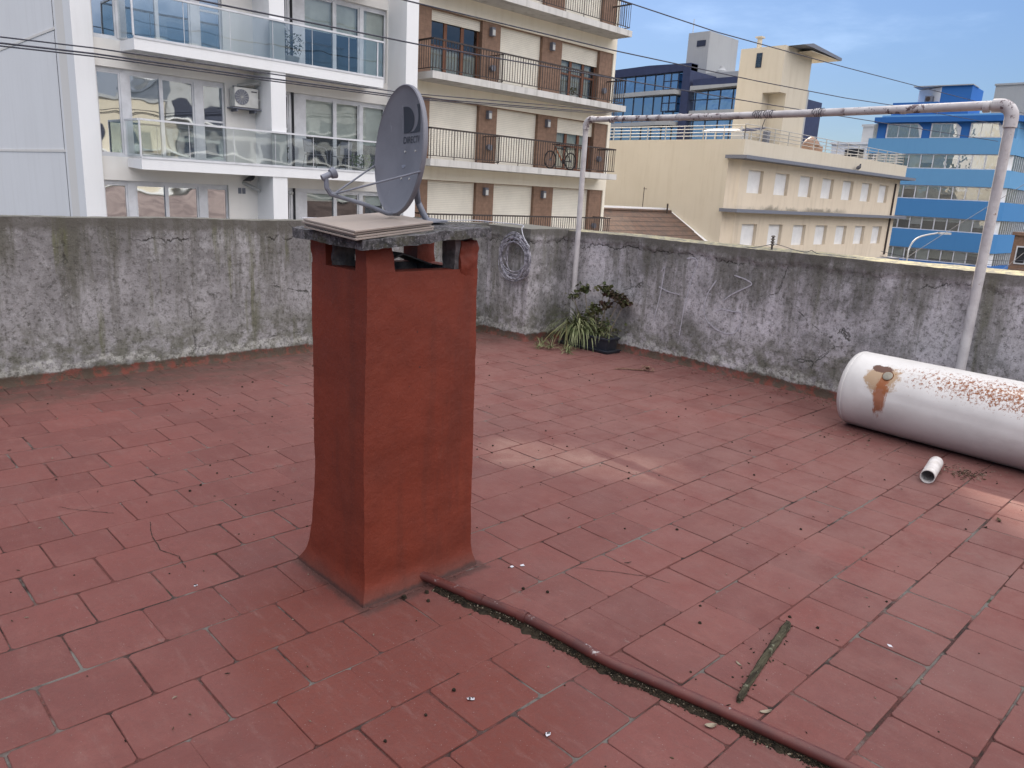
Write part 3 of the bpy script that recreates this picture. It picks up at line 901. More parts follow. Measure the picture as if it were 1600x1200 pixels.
# bolts
for a_, b_ in ((0.0, 0.0), (0.105, 0.0), (0.0, -0.10), (0.08, -0.10)):
    p = dp(a_, b_, 0.0); MB().tube([p, p + DN * 0.003], 0.004, 8).build('bolt', 'plasticgrey', dish)
# arm
elbow = DC + DV * (-0.195) + DN * 0.235
m = MB()
m.tube([DC + DV * (-DRY - 0.002) - DN * 0.03, DC + DV * (-DRY - 0.006) + DN * 0.02, DC + DV * (-0.212) + DN * 0.12, elbow], [0.008, 0.0085, 0.008, 0.0075], 10)
m.build('feed_arm', 'steelgrey', dish, smooth=True)
top = elbow + DN * 0.035 + DV * 0.062
m = MB()
m.tube([elbow - DN * 0.012, elbow + DN * 0.012 + DV * 0.004, elbow + DN * 0.028 + DV * 0.022, top], 0.0095, 8)
m.build('feed_bracket', 'steelgrey', dish)
hd = (DC + DV * 0.02 - top).normalized()
m = MB()
m.tube([top - hd * 0.016, top + hd * 0.020, top + hd * 0.0201, top + hd * 0.036, top + hd * 0.040], [0.011, 0.011, 0.017, 0.0215, 0.019], 16)
m.build('feed_horn', 'steelgrey', dish, smooth=True)
for a_, b_ in ((-DRX - 0.002, -0.055), (DRX + 0.002, -0.075)):
    m = MB(); m.tube([elbow + DV * 0.004, DC + DH * a_ + DV * b_], 0.0035, 8); m.build('strut', 'steelgrey', dish)
# mast and bracket
mp_ = [DC - DN * 0.085 - DV * 0.03, DC - DN * 0.09 - DV * 0.13, Vector((1.885, 2.50, 1.535)), Vector((1.893, 2.475, 1.492)), Vector((1.906, 2.462, 1.462))]
m = MB(); m.tube(mp_, 0.0125, 14); m.build('mast', 'steelgrey', dish, smooth=True)
m = MB(); m.tube([DC - DN * 0.088 - DV * 0.06, DC - DN * 0.088 - DV * 0.075], 0.020, 14)
m.tube([DC - DN * 0.030 + DV * -0.04, DC - DN * 0.088 + DV * -0.05], 0.022, 10); m.build('clamp', 'steelgrey', dish, smooth=True)
m = MB()
for k, (bx_, by_) in enumerate(((1.87, 2.40), (1.95, 2.40), (1.95, 2.52), (1.87, 2.52))): pass
m.add([(1.85, 2.40, 1.458), (1.955, 2.395, 1.466), (1.965, 2.52, 1.470), (1.86, 2.53, 1.462), (1.85, 2.40, 1.463), (1.955, 2.395, 1.471), (1.965, 2.52, 1.475), (1.86, 2.53, 1.467)],
      [(3, 2, 1, 0), (4, 5, 6, 7), (0, 1, 5, 4), (1, 2, 6, 5), (2, 3, 7, 6), (3, 0, 4, 7)])
m.build('base_plate', 'steelgrey', dish)

# ---- floor drain pipe painted red
pipe_mat = NB('red_painted_pvc')
_c = pipe_mat.mix(pipe_mat.step(pipe_mat.noise(9, 5, 0.6), 0.35, 0.7), (0.095, 0.024, 0.019), (0.060, 0.018, 0.016))
_z = pipe_mat.xyz()[2]
_w = pipe_mat.ma('MULTIPLY', pipe_mat.step(_z, 0.030, 0.046), pipe_mat.step(pipe_mat.noise(16, 7, 0.78, (1, 1, 1)), 0.60, 0.66))
_c = pipe_mat.mix(_w, _c, (0.36, 0.34, 0.34))
MT['redpipe'] = pipe_mat.fin(_c, 0.5, 0.4)
fp = thing('drain_pipe', 'red painted plastic pipe running over the tiles from the chimney foot', 'pipe', (1.8, 1.8, 0))
P = [(1.76, 2.30, 0.030), (1.79, 2.22, 0.028), (1.838, 2.00, 0.026), (1.885, 1.80, 0.026), (1.905, 1.60, 0.026), (1.915, 1.40, 0.026), (1.945, 1.25, 0.026), (1.985, 1.05, 0.026), (2.02, 0.85, 0.026), (2.06, 0.60, 0.026), (2.10, 0.30, 0.026), (2.15, -0.3, 0.026), (2.2, -1.2, 0.026)]
def smoothpath(P, k=6):
    P = [Vector(p) for p in P]; out = []
    for i in range(len(P) - 1):
        p0, p1, p2, p3 = P[max(i - 1, 0)], P[i], P[i + 1], P[min(i + 2, len(P) - 1)]
        for j in range(k):
            t = j / k
            out.append(0.5 * ((2 * p1) + (-p0 + p2) * t + (2 * p0 - 5 * p1 + 4 * p2 - p3) * t * t + (-p0 + 3 * p1 - 3 * p2 + p3) * t ** 3))
    out.append(P[-1]); return out
SP = smoothpath(P)
m = MB(); m.tube(SP, 0.0195, 16); m.build('tube', 'redpipe', fp, smooth=True)
for a_, b_, rr_ in ((11, 13, 0.0228), (18, 19, 0.0235)):
    m = MB(); q = SP[a_:b_ + 1]; m.tube(q, rr_, 16); m.build('coupling', 'redpipe', fp, smooth=True)

# dirt and leaf litter gathered along the pipe
litter = MB(); rs = random.Random(11)
LB = (MB(), MB(), MB())
def bit(mbx, x, y, z, l, w, rz, tilt=0.3, th=0.002):
    c, s = math.cos(rz), math.sin(rz)
    a = Vector((c, s, rs.uniform(-tilt, tilt))) * l / 2
    b_ = Vector((-s, c, rs.uniform(-tilt, tilt))) * w / 2
    o_ = Vector((x, y, z)); t = Vector((0, 0, th))
    mbx.add([o_ - a, o_ + b_, o_ + a, o_ - b_, o_ - a * 0.9 + t, o_ + b_ * 0.9 + t * 1.5, o_ + a * 0.9 + t, o_ - b_ * 0.9 + t * 1.5],
            [(3, 2, 1, 0), (4, 5, 6, 7), (0, 1, 5, 4), (1, 2, 6, 5), (2, 3, 7, 6), (3, 0, 4, 7)])
for i in range(4200):
    t = rs.random() ** 0.9
    k = 7 + int(t * 52); p = SP[min(k, len(SP) - 2)]; d = (SP[min(k + 1, len(SP) - 1)] - p)
    p = p + d * rs.random(); dn = d.normalized()
    side = Vector((dn.y, -dn.x, 0))
    side = -side if side.x > 0 else side
    thick = 0.5 + 0.5 * noise.noise(Vector((k * 0.35, 0, 0))) + 0.25
    off_ = 0.013 + abs(rs.gauss(0, 0.016)) * thick
    if rs.random() < 0.13: off_ = -0.016 - abs(rs.gauss(0, 0.006))
    q = p + side * off_
    big = rs.random() < 0.04
    bit(LB[0 if rs.random() < 0.84 else (1 if rs.random() < 0.7 else 2)], q.x, q.y, 0.002 + max(0, (0.020 - abs(off_) * 0.55)) * rs.random(), rs.uniform(0.004, 0.010) * (2.2 if big else 1), rs.uniform(0.003, 0.007), rs.uniform(0, 6.3), 0.5)
for k in range(7, min(64, len(SP) - 1)):
    p, q = SP[k], SP[k + 1]
    for j in range(8):
        t0_, t1_ = j / 8, (j + 1) / 8
        a, c = p.lerp(q, t0_), p.lerp(q, t1_)
        def wd_(v): return max(0.005, 0.027 + 0.024 * noise.noise(Vector((v.x * 9, v.y * 9, 3))) + 0.016 * noise.noise(Vector((v.x * 40, v.y * 40, 5))))
        sd2 = Vector((-1, -0.12, 0)).normalized()
        LB[0].add([(a.x, a.y, 0.016), (c.x, c.y, 0.016), (c.x + sd2.x * (0.019 + wd_(c)), c.y + sd2.y * (0.019 + wd_(c)), -0.002), (a.x + sd2.x * (0.019 + wd_(a)), a.y + sd2.y * (0.019 + wd_(a)), -0.002)], [(0, 1, 2, 3)])
lit_dark = simple('dark_humus', (0.018, 0.015, 0.012), (0.035, 0.028, 0.02), 30, 1.0, 0.05)
lit_mid = simple('dry_brown_litter', (0.075, 0.055, 0.035), (0.05, 0.035, 0.025), 30, 1.0, 0.1)
lit_pale = simple('pale_dry_litter', (0.24, 0.21, 0.16), (0.15, 0.12, 0.09), 30, 0.9, 0.1)
def joinmats(name, mbs, mats, label=None, kind='stuff', cat='debris'):
    me = bpy.data.meshes.new(name)
    v, f, mi = [], [], []
    for i, q in enumerate(mbs):
        k = len(v); v += q.v; f += [tuple(a + k for a in g) for g in q.f]; mi += [i] * len(q.f)
    me.from_pydata([tuple(Vector(p)) for p in v], [], f)
    for mt in mats: me.materials.append(MT[mt] if isinstance(mt, str) else mt)
    me.polygons.foreach_set('material_index', mi); me.update()
    o = bpy.data.objects.new(name, me); COL.objects.link(o)
    return tag(o, label, cat, kind=kind)
joinmats('leaf_litter', LB, (lit_dark, lit_mid, lit_pale), 'dark soil and dry leaf litter gathered along the red floor pipe')
# scattered crumbs over the floor
LB = (MB(), MB(), MB())
def pellet(mbx, x, y, r_):
    n_ = 6
    vs = [(x + r_ * math.cos(6.283 * k / n_) * rs.uniform(.6, 1.2), y + r_ * math.sin(6.283 * k / n_) * rs.uniform(.6, 1.2), 0.0005) for k in range(n_)]
    vs += [(x + r_ * 0.7 * math.cos(6.283 * k / n_ + .4), y + r_ * 0.7 * math.sin(6.283 * k / n_ + .4), r_ * 0.9) for k in range(n_)]
    mbx.add(vs, [tuple(range(n_, 2 * n_))] + [(k, (k + 1) % n_, (k + 1) % n_ + n_, k + n_) for k in range(n_)])
for i in range(260):
    x, y = rs.uniform(0.3, 6.2), rs.uniform(0.4, 6.2)
    if x < 1.3 and rs.random() < 0.6: continue
    pellet(LB[0], x, y, rs.choice((0.0035, 0.0045, 0.006, 0.008)))
for i in range(240):
    bit(LB[rs.choice((0, 1, 2, 2))], rs.uniform(0.3, 6.3), rs.uniform(0.4, 6.3), 0.003, rs.uniform(0.006, 0.02), rs.uniform(0.002, 0.005), rs.uniform(0, 6.3), 0.2)
for i in range(120):   # by the short pipe and foot of right wall
    bit(LB[rs.choice((0, 1, 1, 2))], 5.30 + rs.gauss(0, 0.07), 1.22 + rs.gauss(0, 0.07), 0.003 + 0.01 * rs.random(), rs.uniform(0.008, 0.035), rs.uniform(0.003, 0.008), rs.uniform(0, 6.3), 0.5)
for i in range(170):
    bit(LB[rs.choice((0, 1, 2, 2, 2))], 6.34 - abs(rs.gauss(0, 0.10)), rs.uniform(2.2, 4.6), 0.003, rs.uniform(0.006, 0.022), rs.uniform(0.003, 0.008), rs.uniform(0, 6.3), 0.3)
for i in range(60):
    bit(LB[rs.choice((1, 2, 2))], 5.45 + rs.uniform(-.2, .2), 1.6 + rs.uniform(-.8, .7), 0.003, rs.uniform(0.008, 0.025), rs.uniform(0.003, 0.008), rs.uniform(0, 6.3), 0.3)
for i in range(36):   # crumbs around the stick
    t = rs.random(); bit(LB[rs.choice((0, 0, 1))], 2.10 + 0.58 * t + rs.gauss(0, 0.03), 0.99 + 0.12 * t + rs.gauss(0, 0.03), 0.003, rs.uniform(0.004, 0.02), rs.uniform(0.003, 0.007), rs.uniform(0, 6.3), 0.4)
for (x, y, r_) in ((1.735, 2.185, 0.011), (1.64, 2.21, 0.013), (1.70, 2.13, 0.009), (1.28, 1.60, 0.006)):
    pellet(LB[0], x, y, r_)
joinmats('dirt_crumbs', LB, (lit_dark, lit_mid, lit_pale), 'small dark crumbs and dry bits scattered over the red tiles')

# bird droppings: irregular thin splashes
drop_m = simple('bird_dropping', (0.52, 0.52, 0.56), (0.40, 0.40, 0.43), 60, 0.8, 0.2)
drop_d = simple('bird_dropping_core', (0.05, 0.045, 0.045), None, 60, 0.9, 0.2)
def splash(x, y, r_, asp, rz, dark, label):
    a, d2 = MB(), MB()
    n_ = 18; vs = [(x, y, 0.0048)]
    for k in range(n_):
        t = 6.283 * k / n_; q = r_ * rs.uniform(0.65, 1.25)
        u, w = q * math.cos(t), q * math.sin(t) * asp
        vs.append((x + u * math.cos(rz) - w * math.sin(rz), y + u * math.sin(rz) + w * math.cos(rz), 0.0032))
    a.add(vs, [(0, 1 + k, 1 + (k + 1) % n_) for k in range(n_)])
    th = thing('bird_dropping', label, 'bird dropping', (x, y, 0.003), group='white bird droppings on the tiles')
    a.build('splash', drop_m, th)
    if dark:
        for k in range(5): bit(d2, x + rs.gauss(0, r_ * 0.3), y + rs.gauss(0, r_ * 0.2), 0.0055, r_ * 0.5, r_ * 0.3, rs.uniform(0, 6), 0.1, 0.002)
        d2.build('core', drop_d, th)
splash(1.439, 1.568, 0.016, 0.5, -0.75, True, 'largest white bird dropping with dark crumbs, on the tile left of the floor pipe')
splash(1.511, 1.293, 0.011, 0.7, 0.3, True, 'speckled white dropping near the bottom edge, between the pipe and the largest dropping')
splash(2.161, 2.128, 0.011, 0.75, 0.2, False, 'left one of two round white spots right of the chimney foot')
splash(2.205, 2.108, 0.012, 0.75, 0.2, False, 'right one of two round white spots right of the chimney foot')
splash(1.048, 2.799, 0.008, 0.7, 0.2, True, 'tiny white star shaped dropping left of the chimney foot')
splash(2.864, 0.785, 0.012, 0.7, 1.2, False, 'pale dropping on a tile at the right, beyond the wooden stick')

# ---- mossy wooden stick
wood = NB('mossy_wood')
_c = wood.mix(wood.step(wood.noise(30, 5, 0.7, (0.3, 2, 2)), 0.35, 0.65), (0.075, 0.068, 0.045), (0.028, 0.024, 0.018))
_c = wood.mix(wood.ma('MULTIPLY', wood.step(wood.noise(40, 4), 0.62, 0.7), 0.6), _c, (0.20, 0.21, 0.15))
wood.bump(wood.noise(50, 6, 0.8, (0.3, 2, 2)), 0.9, 0.008)
MT['stick'] = wood.fin(_c, 0.95, 0.1)
A, B = Vector((2.105, 0.990, 0.0)), Vector((2.690, 1.112, 0.0))
ax = (B - A).normalized(); sdv = Vector((-ax.y, ax.x, 0))
m = MB(); n_ = 46
vs, fs = [], []
sec = [(-0.9, 0.0), (-1, 0.6), (-0.5, 1.35), (0.5, 1.4), (1, 0.6), (0.9, 0.0)]
for i in range(n_ + 1):
    t = i / n_
    w = 0.0135 * (0.78 + 0.35 * min(1, t * 1.4)) * (1 - 0.35 * max(0, (0.05 - t) / 0.05)) * (1 - 0.3 * max(0, (t - 0.96) / 0.04))
    h = 0.014
    for (a_, c_) in sec:
        p = A.lerp(B, t) + sdv * (a_ * w + 0.003 * math.sin(t * 5)) + Vector((0, 0, 0.001 + c_ * h))
        p += Vector((nz(p, 60, 1), nz(p, 60, 4), nz(p, 60, 7))) * 0.003
        vs.append(p)
for i in range(n_):
    for k in range(6):
        fs.append((i * 6 + k, i * 6 + (k + 1) % 6, (i + 1) * 6 + (k + 1) % 6, (i + 1) * 6 + k))
fs += [tuple(range(6)), tuple(reversed(range(n_ * 6, n_ * 6 + 6)))]
o = m.add(vs, fs).build('wooden_stick', 'stick', weld=True)
rebase(o, (2.4, 1.05, 0)); tag(o, 'flat mossy broken stick of wood lying on the tiles right of the floor pipe', 'stick')
# dry curled leaves
def leaf(x, y, l, w, rz, label, mt=None):
    mm = MB()
    def fn(u, v):
        t = u * 2 - 1
        ww = w * (1 - t * t) ** 0.8 * (v - 0.5)
        zz = 0.003 + 0.35 * l * 0.25 * t * t + abs(v - 0.5) * w * 0.5
        c, s = math.cos(rz), math.sin(rz)
        return (x + t * l / 2 * c - ww * s, y + t * l / 2 * s + ww * c, zz)
    mm.grid(10, 4, fn)
    o = mm.build('dry_leaf', mt or lit_pale, smooth=True)
    sm = o.modifiers.new('s', 'SOLIDIFY'); sm.thickness = 0.0008
    rebase(o, (x, y, 0)); tag(o, label, 'leaf', 'dry leaves on the tiles')
leaf(2.13, 0.905, 0.045, 0.014, -0.5, 'pale dry leaf just below the lower end of the mossy stick')
leaf(2.30, 1.10, 0.03, 0.008, 1.2, 'small pale dry leaf beside the middle of the mossy stick')
leaf(1.93, 0.985, 0.04, 0.02, -0.6, 'curled grey leaf lying against the floor pipe')
leaf(2.02, 0.55, 0.04, 0.014, -0.9, 'silvery dry leaf in the litter at the lower end of the floor pipe')
leaf(4.62, 0.86, 0.05, 0.02, 0.5, 'dark dry leaf on the tiles in front of the short white pipe', lit_mid)
leaf(2.60, 1.83, 0.035, 0.005, -0.5, 'thin dark curled leaf alone on the middle tiles', lit_dark)
# dead plant stalk near the planter
m = MB()
m.tube(smoothpath([(5.655, 4.345, 0.006), (5.72, 4.29, 0.012), (5.79, 4.21, 0.010), (5.85, 4.15, 0.008)]), [0.006] * 12 + [0.008] * 7, 7)
m.tube(smoothpath([(5.82, 4.19, 0.010), (5.86, 4.17, 0.03), (5.88, 4.16, 0.05)]), 0.004, 6)
m.tube(smoothpath([(5.81, 4.19, 0.010), (5.86, 4.12, 0.012), (5.89, 4.08, 0.01)]), 0.004, 6)
for k in range(26):
    bit(m, 5.875 + rs.gauss(0, 0.015), 4.13 + rs.gauss(0, 0.025), 0.015 + 0.03 * rs.random(), 0.03, 0.015, rs.uniform(0, 6), 1.0)
o = m.build('dead_stalk', simple('dry_stalk', (0.20, 0.13, 0.09), (0.10, 0.05, 0.04), 30, 0.9, 0.1))
rebase(o, (5.77, 4.22, 0)); tag(o, 'dead brown plant stalk lying on the tiles in front of the planter', 'stalk')

# ---- white pipe frame over the right wall
wp = NB('peeling_white_pipe_paint')
_c = wp.mix(wp.step(wp.noise(8, 5, 0.6), 0.35, 0.7), (0.50, 0.48, 0.475), (0.41, 0.385, 0.39))
_pl = wp.step(wp.noise(11, 7, 0.75), 0.535, 0.56)
_ar = wp.step(wp.noise(2.2, 3, 0.5, loc=(2, 3, 1)), 0.40, 0.52)
_zz = wp.step(wp.xyz()[2], 2.2, 2.3)
_ar2 = wp.ma('MULTIPLY', _ar, wp.ma('ADD', 0.12, wp.ma('MULTIPLY', _zz, 0.88)))
_c = wp.mix(wp.ma('MULTIPLY', wp.ma('MULTIPLY', _pl, _ar2), 0.95), _c, (0.10, 0.065, 0.075))
_c = wp.mix(wp.ma('MULTIPLY', wp.step(wp.noise(24, 6, 0.75, loc=(4, 4, 4)), 0.64, 0.69), 0.8), _c, (0.16, 0.075, 0.035))
wp.bump(wp.ma('SUBTRACT', wp.noise(20, 6, 0.7), wp.ma('MULTIPLY', _pl, 0.5)), 0.5, 0.006)
MT['whitepipe'] = wp.fin(_c, 0.55, 0.35)
fr_ = thing('pipe_arch', 'white peeling steel pipe arch rising over the right parapet wall', 'pipe arch', (6.3, 3.5, 0))
LX_, LY_ = 6.30, 5.50
RX_, RY_ = 6.30, 1.625
ZT = 2.355
m = MB(); m.tube([(LX_, LY_, 0.0), (LX_, LY_, ZT - 0.08)], 0.0275, 18); m.build('post', 'whitepipe', fr_, smooth=True)
m = MB(); m.tube([(RX_, RY_, 0.0), (RX_, RY_, ZT - 0.10)], 0.035, 20); m.build('post', 'whitepipe', fr_, smooth=True)
def elbowp(c, sgn, r_, R_):
    out = []
    for k in range(9):
        a_ = math.pi / 2 * k / 8
        out.append((c[0], c[1] + sgn * (R_ - R_ * math.cos(a_)), ZT - R_ + R_ * math.sin(a_)))
    return out
m = MB(); m.tube([(LX_, LY_, ZT - 0.10)] + elbowp((LX_, LY_), -1, 0.05, 0.07) + [(LX_, LY_ - 0.10, ZT)], 0.034, 18); m.build('elbow', 'whitepipe', fr_, smooth=True)
m = MB(); m.tube([(RX_, RY_, ZT - 0.15)] + elbowp((RX_, RY_), 1, 0.05, 0.09) + [(RX_, RY_ + 0.13, ZT)], 0.044, 20); m.build('elbow', 'whitepipe', fr_, smooth=True)
m = MB()
n_ = 20
m.tube([(6.30, LY_ - 0.08 + (RY_ + 0.10 - LY_ + 0.08) * t / n_, ZT - 0.012 * math.sin(math.pi * t / n_)) for t in range(n_ + 1)], [0.027 + 0.005 * t / n_ for t in range(n_ + 1)], 18)
m.build('crossbar', 'whitepipe', fr_, smooth=True)
for yy_ in (5.16, 4.35, 3.45, 3.02, 2.35, 1.79):
    m = MB(); m.tube([(6.30, yy_ - 0.02, ZT - 0.008), (6.30, yy_ + 0.02, ZT - 0.008)], 0.033 if yy_ > 2 else 0.040, 18); m.build('collar', 'whitepipe', fr_, smooth=True)
for yy_ in (3.50, 3.40, 2.97):   # wire twisted round the bar
    m = MB(); m.tube([(6.30 + 0.034 * math.cos(t * 0.7), yy_ + 0.002 * t + 0.006 * math.sin(t * 3), ZT - 0.008 + 0.034 * math.sin(t * 0.7)) for t in range(42)], 0.0028, 5)
    m.build('binding_wire', 'wire', fr_)
# clothes line leaving the crossbar
m = MB(); m.tube([(6.27, 3.46, ZT - 0.05), (6.26, 3.47, ZT - 0.10), (6.27, 3.48, ZT - 0.14)], 0.003, 5); m.build('wire_end', 'wire', fr_)

# ---- old water heater tank lying on the floor
tk = NB('white_enamel_with_rust')
x, y, z = tk.xyz()
_c = tk.mix(tk.step(tk.noise(3, 5, 0.6), 0.35, 0.7), (0.60, 0.585, 0.565), (0.52, 0.505, 0.485))
def blob(cx, cy, cz, sx, sy, sz):
    f = lambda v, c, s: tk.ma('POWER', tk.ma('ABSOLUTE', tk.ma('DIVIDE', tk.ma('SUBTRACT', v, c), s)), 2.0)
    return tk.ma('ADD', f(x, cx, sx), tk.ma('ADD', f(y, cy, sy), f(z, cz, sz)))
nn = tk.noise(14, 6, 0.7)
# band of rust specks on the upper flank
bd = blob(-0.155, -1.15, 0.475, 0.12, 0.62, 0.085)
sp_ = tk.ma('SUBTRACT', tk.noise(52, 8, 0.82), tk.ma('MULTIPLY', bd, 0.06))
_c = tk.mix(tk.step(sp_, 0.455, 0.50), _c, (0.20, 0.060, 0.012))
sp2 = tk.step(tk.noise(34, 6, 0.75, loc=(3, 1, 2)), 0.70, 0.73)
_c = tk.mix(tk.ma('MULTIPLY', sp2, 0.75), _c, (0.26, 0.10, 0.03))
# stain round the port
b1 = tk.ma('ADD', blob(-0.216, -0.305, 0.44, 0.12, 0.135, 0.12), tk.ma('MULTIPLY', nn, 3.4))
_c = tk.mix(tk.ma('MULTIPLY', tk.step(b1, 2.75, 2.2), 0.8), _c, (0.30, 0.17, 0.06))
b3 = tk.ma('ADD', blob(-0.258, -0.325, 0.33, 0.10, 0.050, 0.17), tk.ma('MULTIPLY', tk.noise(14, 6, 0.75, (3, 3, .5)), 3.0))
_c = tk.mix(tk.ma('MULTIPLY', tk.step(b3, 2.6, 2.0), 0.9), _c, (0.26, 0.075, 0.018))
b2 = tk.ma('ADD', blob(-0.185, -0.275, 0.500, 0.05, 0.080, 0.024), tk.ma('MULTIPLY', nn, 3.0))
_c = tk.mix(tk.step(b2, 2.7, 2.4), _c, (0.09, 0.035, 0.02))
_c = tk.mix(tk.ma('MULTIPLY', tk.step(tk.noise(5, 6, 0.7, (1, 0.3, 1)), 0.6, 0.72), 0.3), _c, (0.42, 0.38, 0.37))
tk.bump(tk.noise(2.5, 3, 0.5), 0.25, 0.03)
MT['tank'] = tk.fin(_c, tk.lin(tk.noise(5, 4), 0.3, 0.7, 0.38, 0.58), 0.35)
TR = 0.282
tank = thing('water_heater_tank', 'old rusty white cylindrical water heater lying on its side by the right wall', 'tank', (5.853, 2.213, 0), R(-3.6), local=True)
prof = [(0.0, 0.10), (0.002, 0.20), (0.010, 0.255), (0.020, 0.272), (0.034, 0.280), (0.048, 0.2835), (0.052, 0.2795), (0.056, 0.282), (0.6, 0.282), (1.45, 0.282), (1.456, 0.279), (1.46, 0.283), (1.49, 0.278), (1.505, 0.25), (1.51, 0.0)]
m = MB(); seg = 72; vs, fs = [], []
full = [(0.0, 0.0)] + prof
# densify long span for smooth shading of dents
pp = []
for i in range(len(full) - 1):
    a_, c_ = full[i], full[i + 1]
    k = max(1, int(abs(c_[0] - a_[0]) / 0.03))
    for j in range(k): pp.append((a_[0] + (c_[0] - a_[0]) * j / k, a_[1] + (c_[1] - a_[1]) * j / k))
pp.append(full[-1])
for (t, r_) in pp:
    for s_ in range(seg):
        an = 6.28318 * s_ / seg
        dx_, dz_ = math.cos(an), math.sin(an)
        dent = 0.006 * max(0, noise.noise(Vector((dx_ * 1.5, t * 2.2, dz_ * 1.5)))) if r_ > 0.27 and 0.07 < t < 1.44 else 0
        # shallow crease along the front
        if 0.2 < t < 1.4 and dx_ < -0.8: dent += 0.004 * math.exp(-((dz_ - 0.25 + 0.18 * t) / 0.06) ** 2)
        vs.append((dx_ * (r_ - dent), -t, TR + dz_ * (r_ - dent)))
for i in range(len(pp) - 1):
    for s_ in range(seg):
        fs.append((i * seg + s_, i * seg + (s_ + 1) % seg, (i + 1) * seg + (s_ + 1) % seg, (i + 1) * seg + s_))
m.add(vs, fs); m.build('shell', 'tank', tank, smooth=True, weld=True)
# port with plug, at upper flank
pa = R(140)
pn = Vector((math.cos(pa), 0, math.sin(pa)))
pc = Vector((0, -0.335, TR)) + pn * 0.279
m = MB(); m.tube([pc - pn * 0.01, pc + pn * 0.006, pc + pn * 0.009], [0.034, 0.034, 0.030], 24)
m.build('port_plug', simple('dull_zinc', (0.27, 0.25, 0.20), (0.20, 0.18, 0.14), 30, 0.55, 0.4), tank, smooth=True)
m = MB()
m.tube([pc - pn * 0.004, pc + pn * 0.003], 0.040, 24); m.build('rust_ring', simple('rust', (0.20, 0.075, 0.025), (0.10, 0.04, 0.02), 60, 0.95, 0.1, 0.8, 80, 0.01), tank)

# ---- short white pipe
sp1, sp2_ = Vector((4.91, 1.324, 0.043)), Vector((5.25, 1.383, 0.043))
axp = (sp2_ - sp1).normalized()
m = MB()
seg = 28
u_ = axp.cross(Vector((0, 0, 1))).normalized(); w_ = u_.cross(axp)
vs, fs = [], []
rings_ = [(sp1, 0.042), (sp2_, 0.042), (sp2_, 0.038), (sp1, 0.038)]
for (p, r_) in rings_:
    for k in range(seg):
        a_ = 6.28318 * k / seg; vs.append(p + u_ * r_ * math.cos(a_) + w_ * r_ * math.sin(a_))
for i in range(4):
    j_ = (i + 1) % 4
    for k in range(seg):
        fs.append((i * seg + k, i * seg + (k + 1) % seg, j_ * seg + (k + 1) % seg, j_ * seg + k))
m.add(vs, fs)
o = m.build('pipe_offcut', simple('grimy_white_pvc', (0.58, 0.56, 0.55), (0.42, 0.39, 0.37), 12, 0.5, 0.4), smooth=True, weld=True)
rebase(o, (5.06, 1.36, 0)); tag(o, 'short open white plastic pipe offcut on the tiles in front of the tank', 'pipe')

# ---- cable coil on the corner block
m = MB(); rs = random.Random(5)
cc = Vector((5.795, 5.915, 0.915))
P = []
for lp in range(15):
    ry = rs.uniform(0.145, 0.255); rz_ = rs.uniform(0.18, 0.268)
    oy, oz = rs.uniform(-0.03, 0.03), rs.uniform(-0.045, 0.02)
    ph = rs.uniform(-0.25, 0.25)
    for k in range(26):
        a_ = 6.28318 * k / 26 + ph
        t = k / 26
        P.append((cc.x - 0.012 - 0.028 * rs.random() * 0.3 - 0.022 * (lp / 15), cc.y + oy + ry * math.cos(a_) * (1 + 0.05 * math.sin(3 * a_ + lp)), cc.z + oz + rz_ * math.sin(a_) * (1 + 0.04 * math.sin(2 * a_ + lp))))
# low pass
for _ in range(2):
    P = [P[0]] + [tuple((P[i - 1][c] + 2 * P[i][c] + P[i + 1][c]) / 4 for c in range(3)) for i in range(1, len(P) - 1)] + [P[-1]]
m.tube(P, 0.0048, 6)
coil = thing('cable_coil', 'coil of thin grey cable hanging from the corner block of the parapet', 'cable coil', (5.79, 5.915, 1.2))
m.build('loops', simple('grey_cable', (0.38, 0.37, 0.41), (0.10, 0.095, 0.115), 28, 0.6, 0.3), coil, smooth=True)
m = MB()
cm_ = simple('pale_cable', (0.50, 0.50, 0.54), (0.33, 0.33, 0.36), 12, 0.6, 0.3)
m.tube(smoothpath([(5.77, 5.76, 0.93), (5.765, 5.70, 1.02), (5.775, 5.80, 1.13), (5.80, 5.86, 1.21), (5.86, 5.92, 1.245), (5.83, 6.25, 1.25), (5.72, 6.52, 1.255), (5.40, 6.56, 1.25), (4.7, 6.57, 1.25), (3.6, 6.55, 1.25)]), 0.0055, 7)
m.tube([(5.765 + 0.03 * math.cos(t * .6) * 0.4, 5.73 + 0.045 * math.cos(t * .6), 1.035 + 0.02 * math.sin(t * .6)) for t in range(22)], 0.005, 6)
m.build('loose_end', cm_, coil, smooth=True)

# ---- planter with plants
plm = simple('dark_plastic_planter', (0.014, 0.018, 0.028), (0.03, 0.033, 0.04), 9, 0.55, 0.4)
PLX, PLY = 6.225, 5.17
planter = thing('planter', 'long dark plastic planter box standing at the foot of the right wall', 'planter', (PLX, PLY, 0))
def tapbox(mm, cx, cy, lx, ly, tx_, ty_, z0, z1):
    v = [(cx - lx, cy - ly, z0), (cx + lx, cy - ly, z0), (cx + lx, cy + ly, z0), (cx - lx, cy + ly, z0), (cx - tx_, cy - ty_, z1), (cx + tx_, cy - ty_, z1), (cx + tx_, cy + ty_, z1), (cx - tx_, cy + ty_, z1)]
    mm.add(v, [(3, 2, 1, 0), (4, 5, 6, 7), (0, 1, 5, 4), (1, 2, 6, 5), (2, 3, 7, 6), (3, 0, 4, 7)])
m = MB(); tapbox(m, PLX, PLY, 0.085, 0.30, 0.105, 0.33, 0.012, 0.155); m.build('box', plm, planter, bevel=0.008)
m = MB(); tapbox(m, PLX, PLY, 0.105, 0.345, 0.118, 0.355, 0.0, 0.03); m.build('saucer', plm, planter, bevel=0.005)
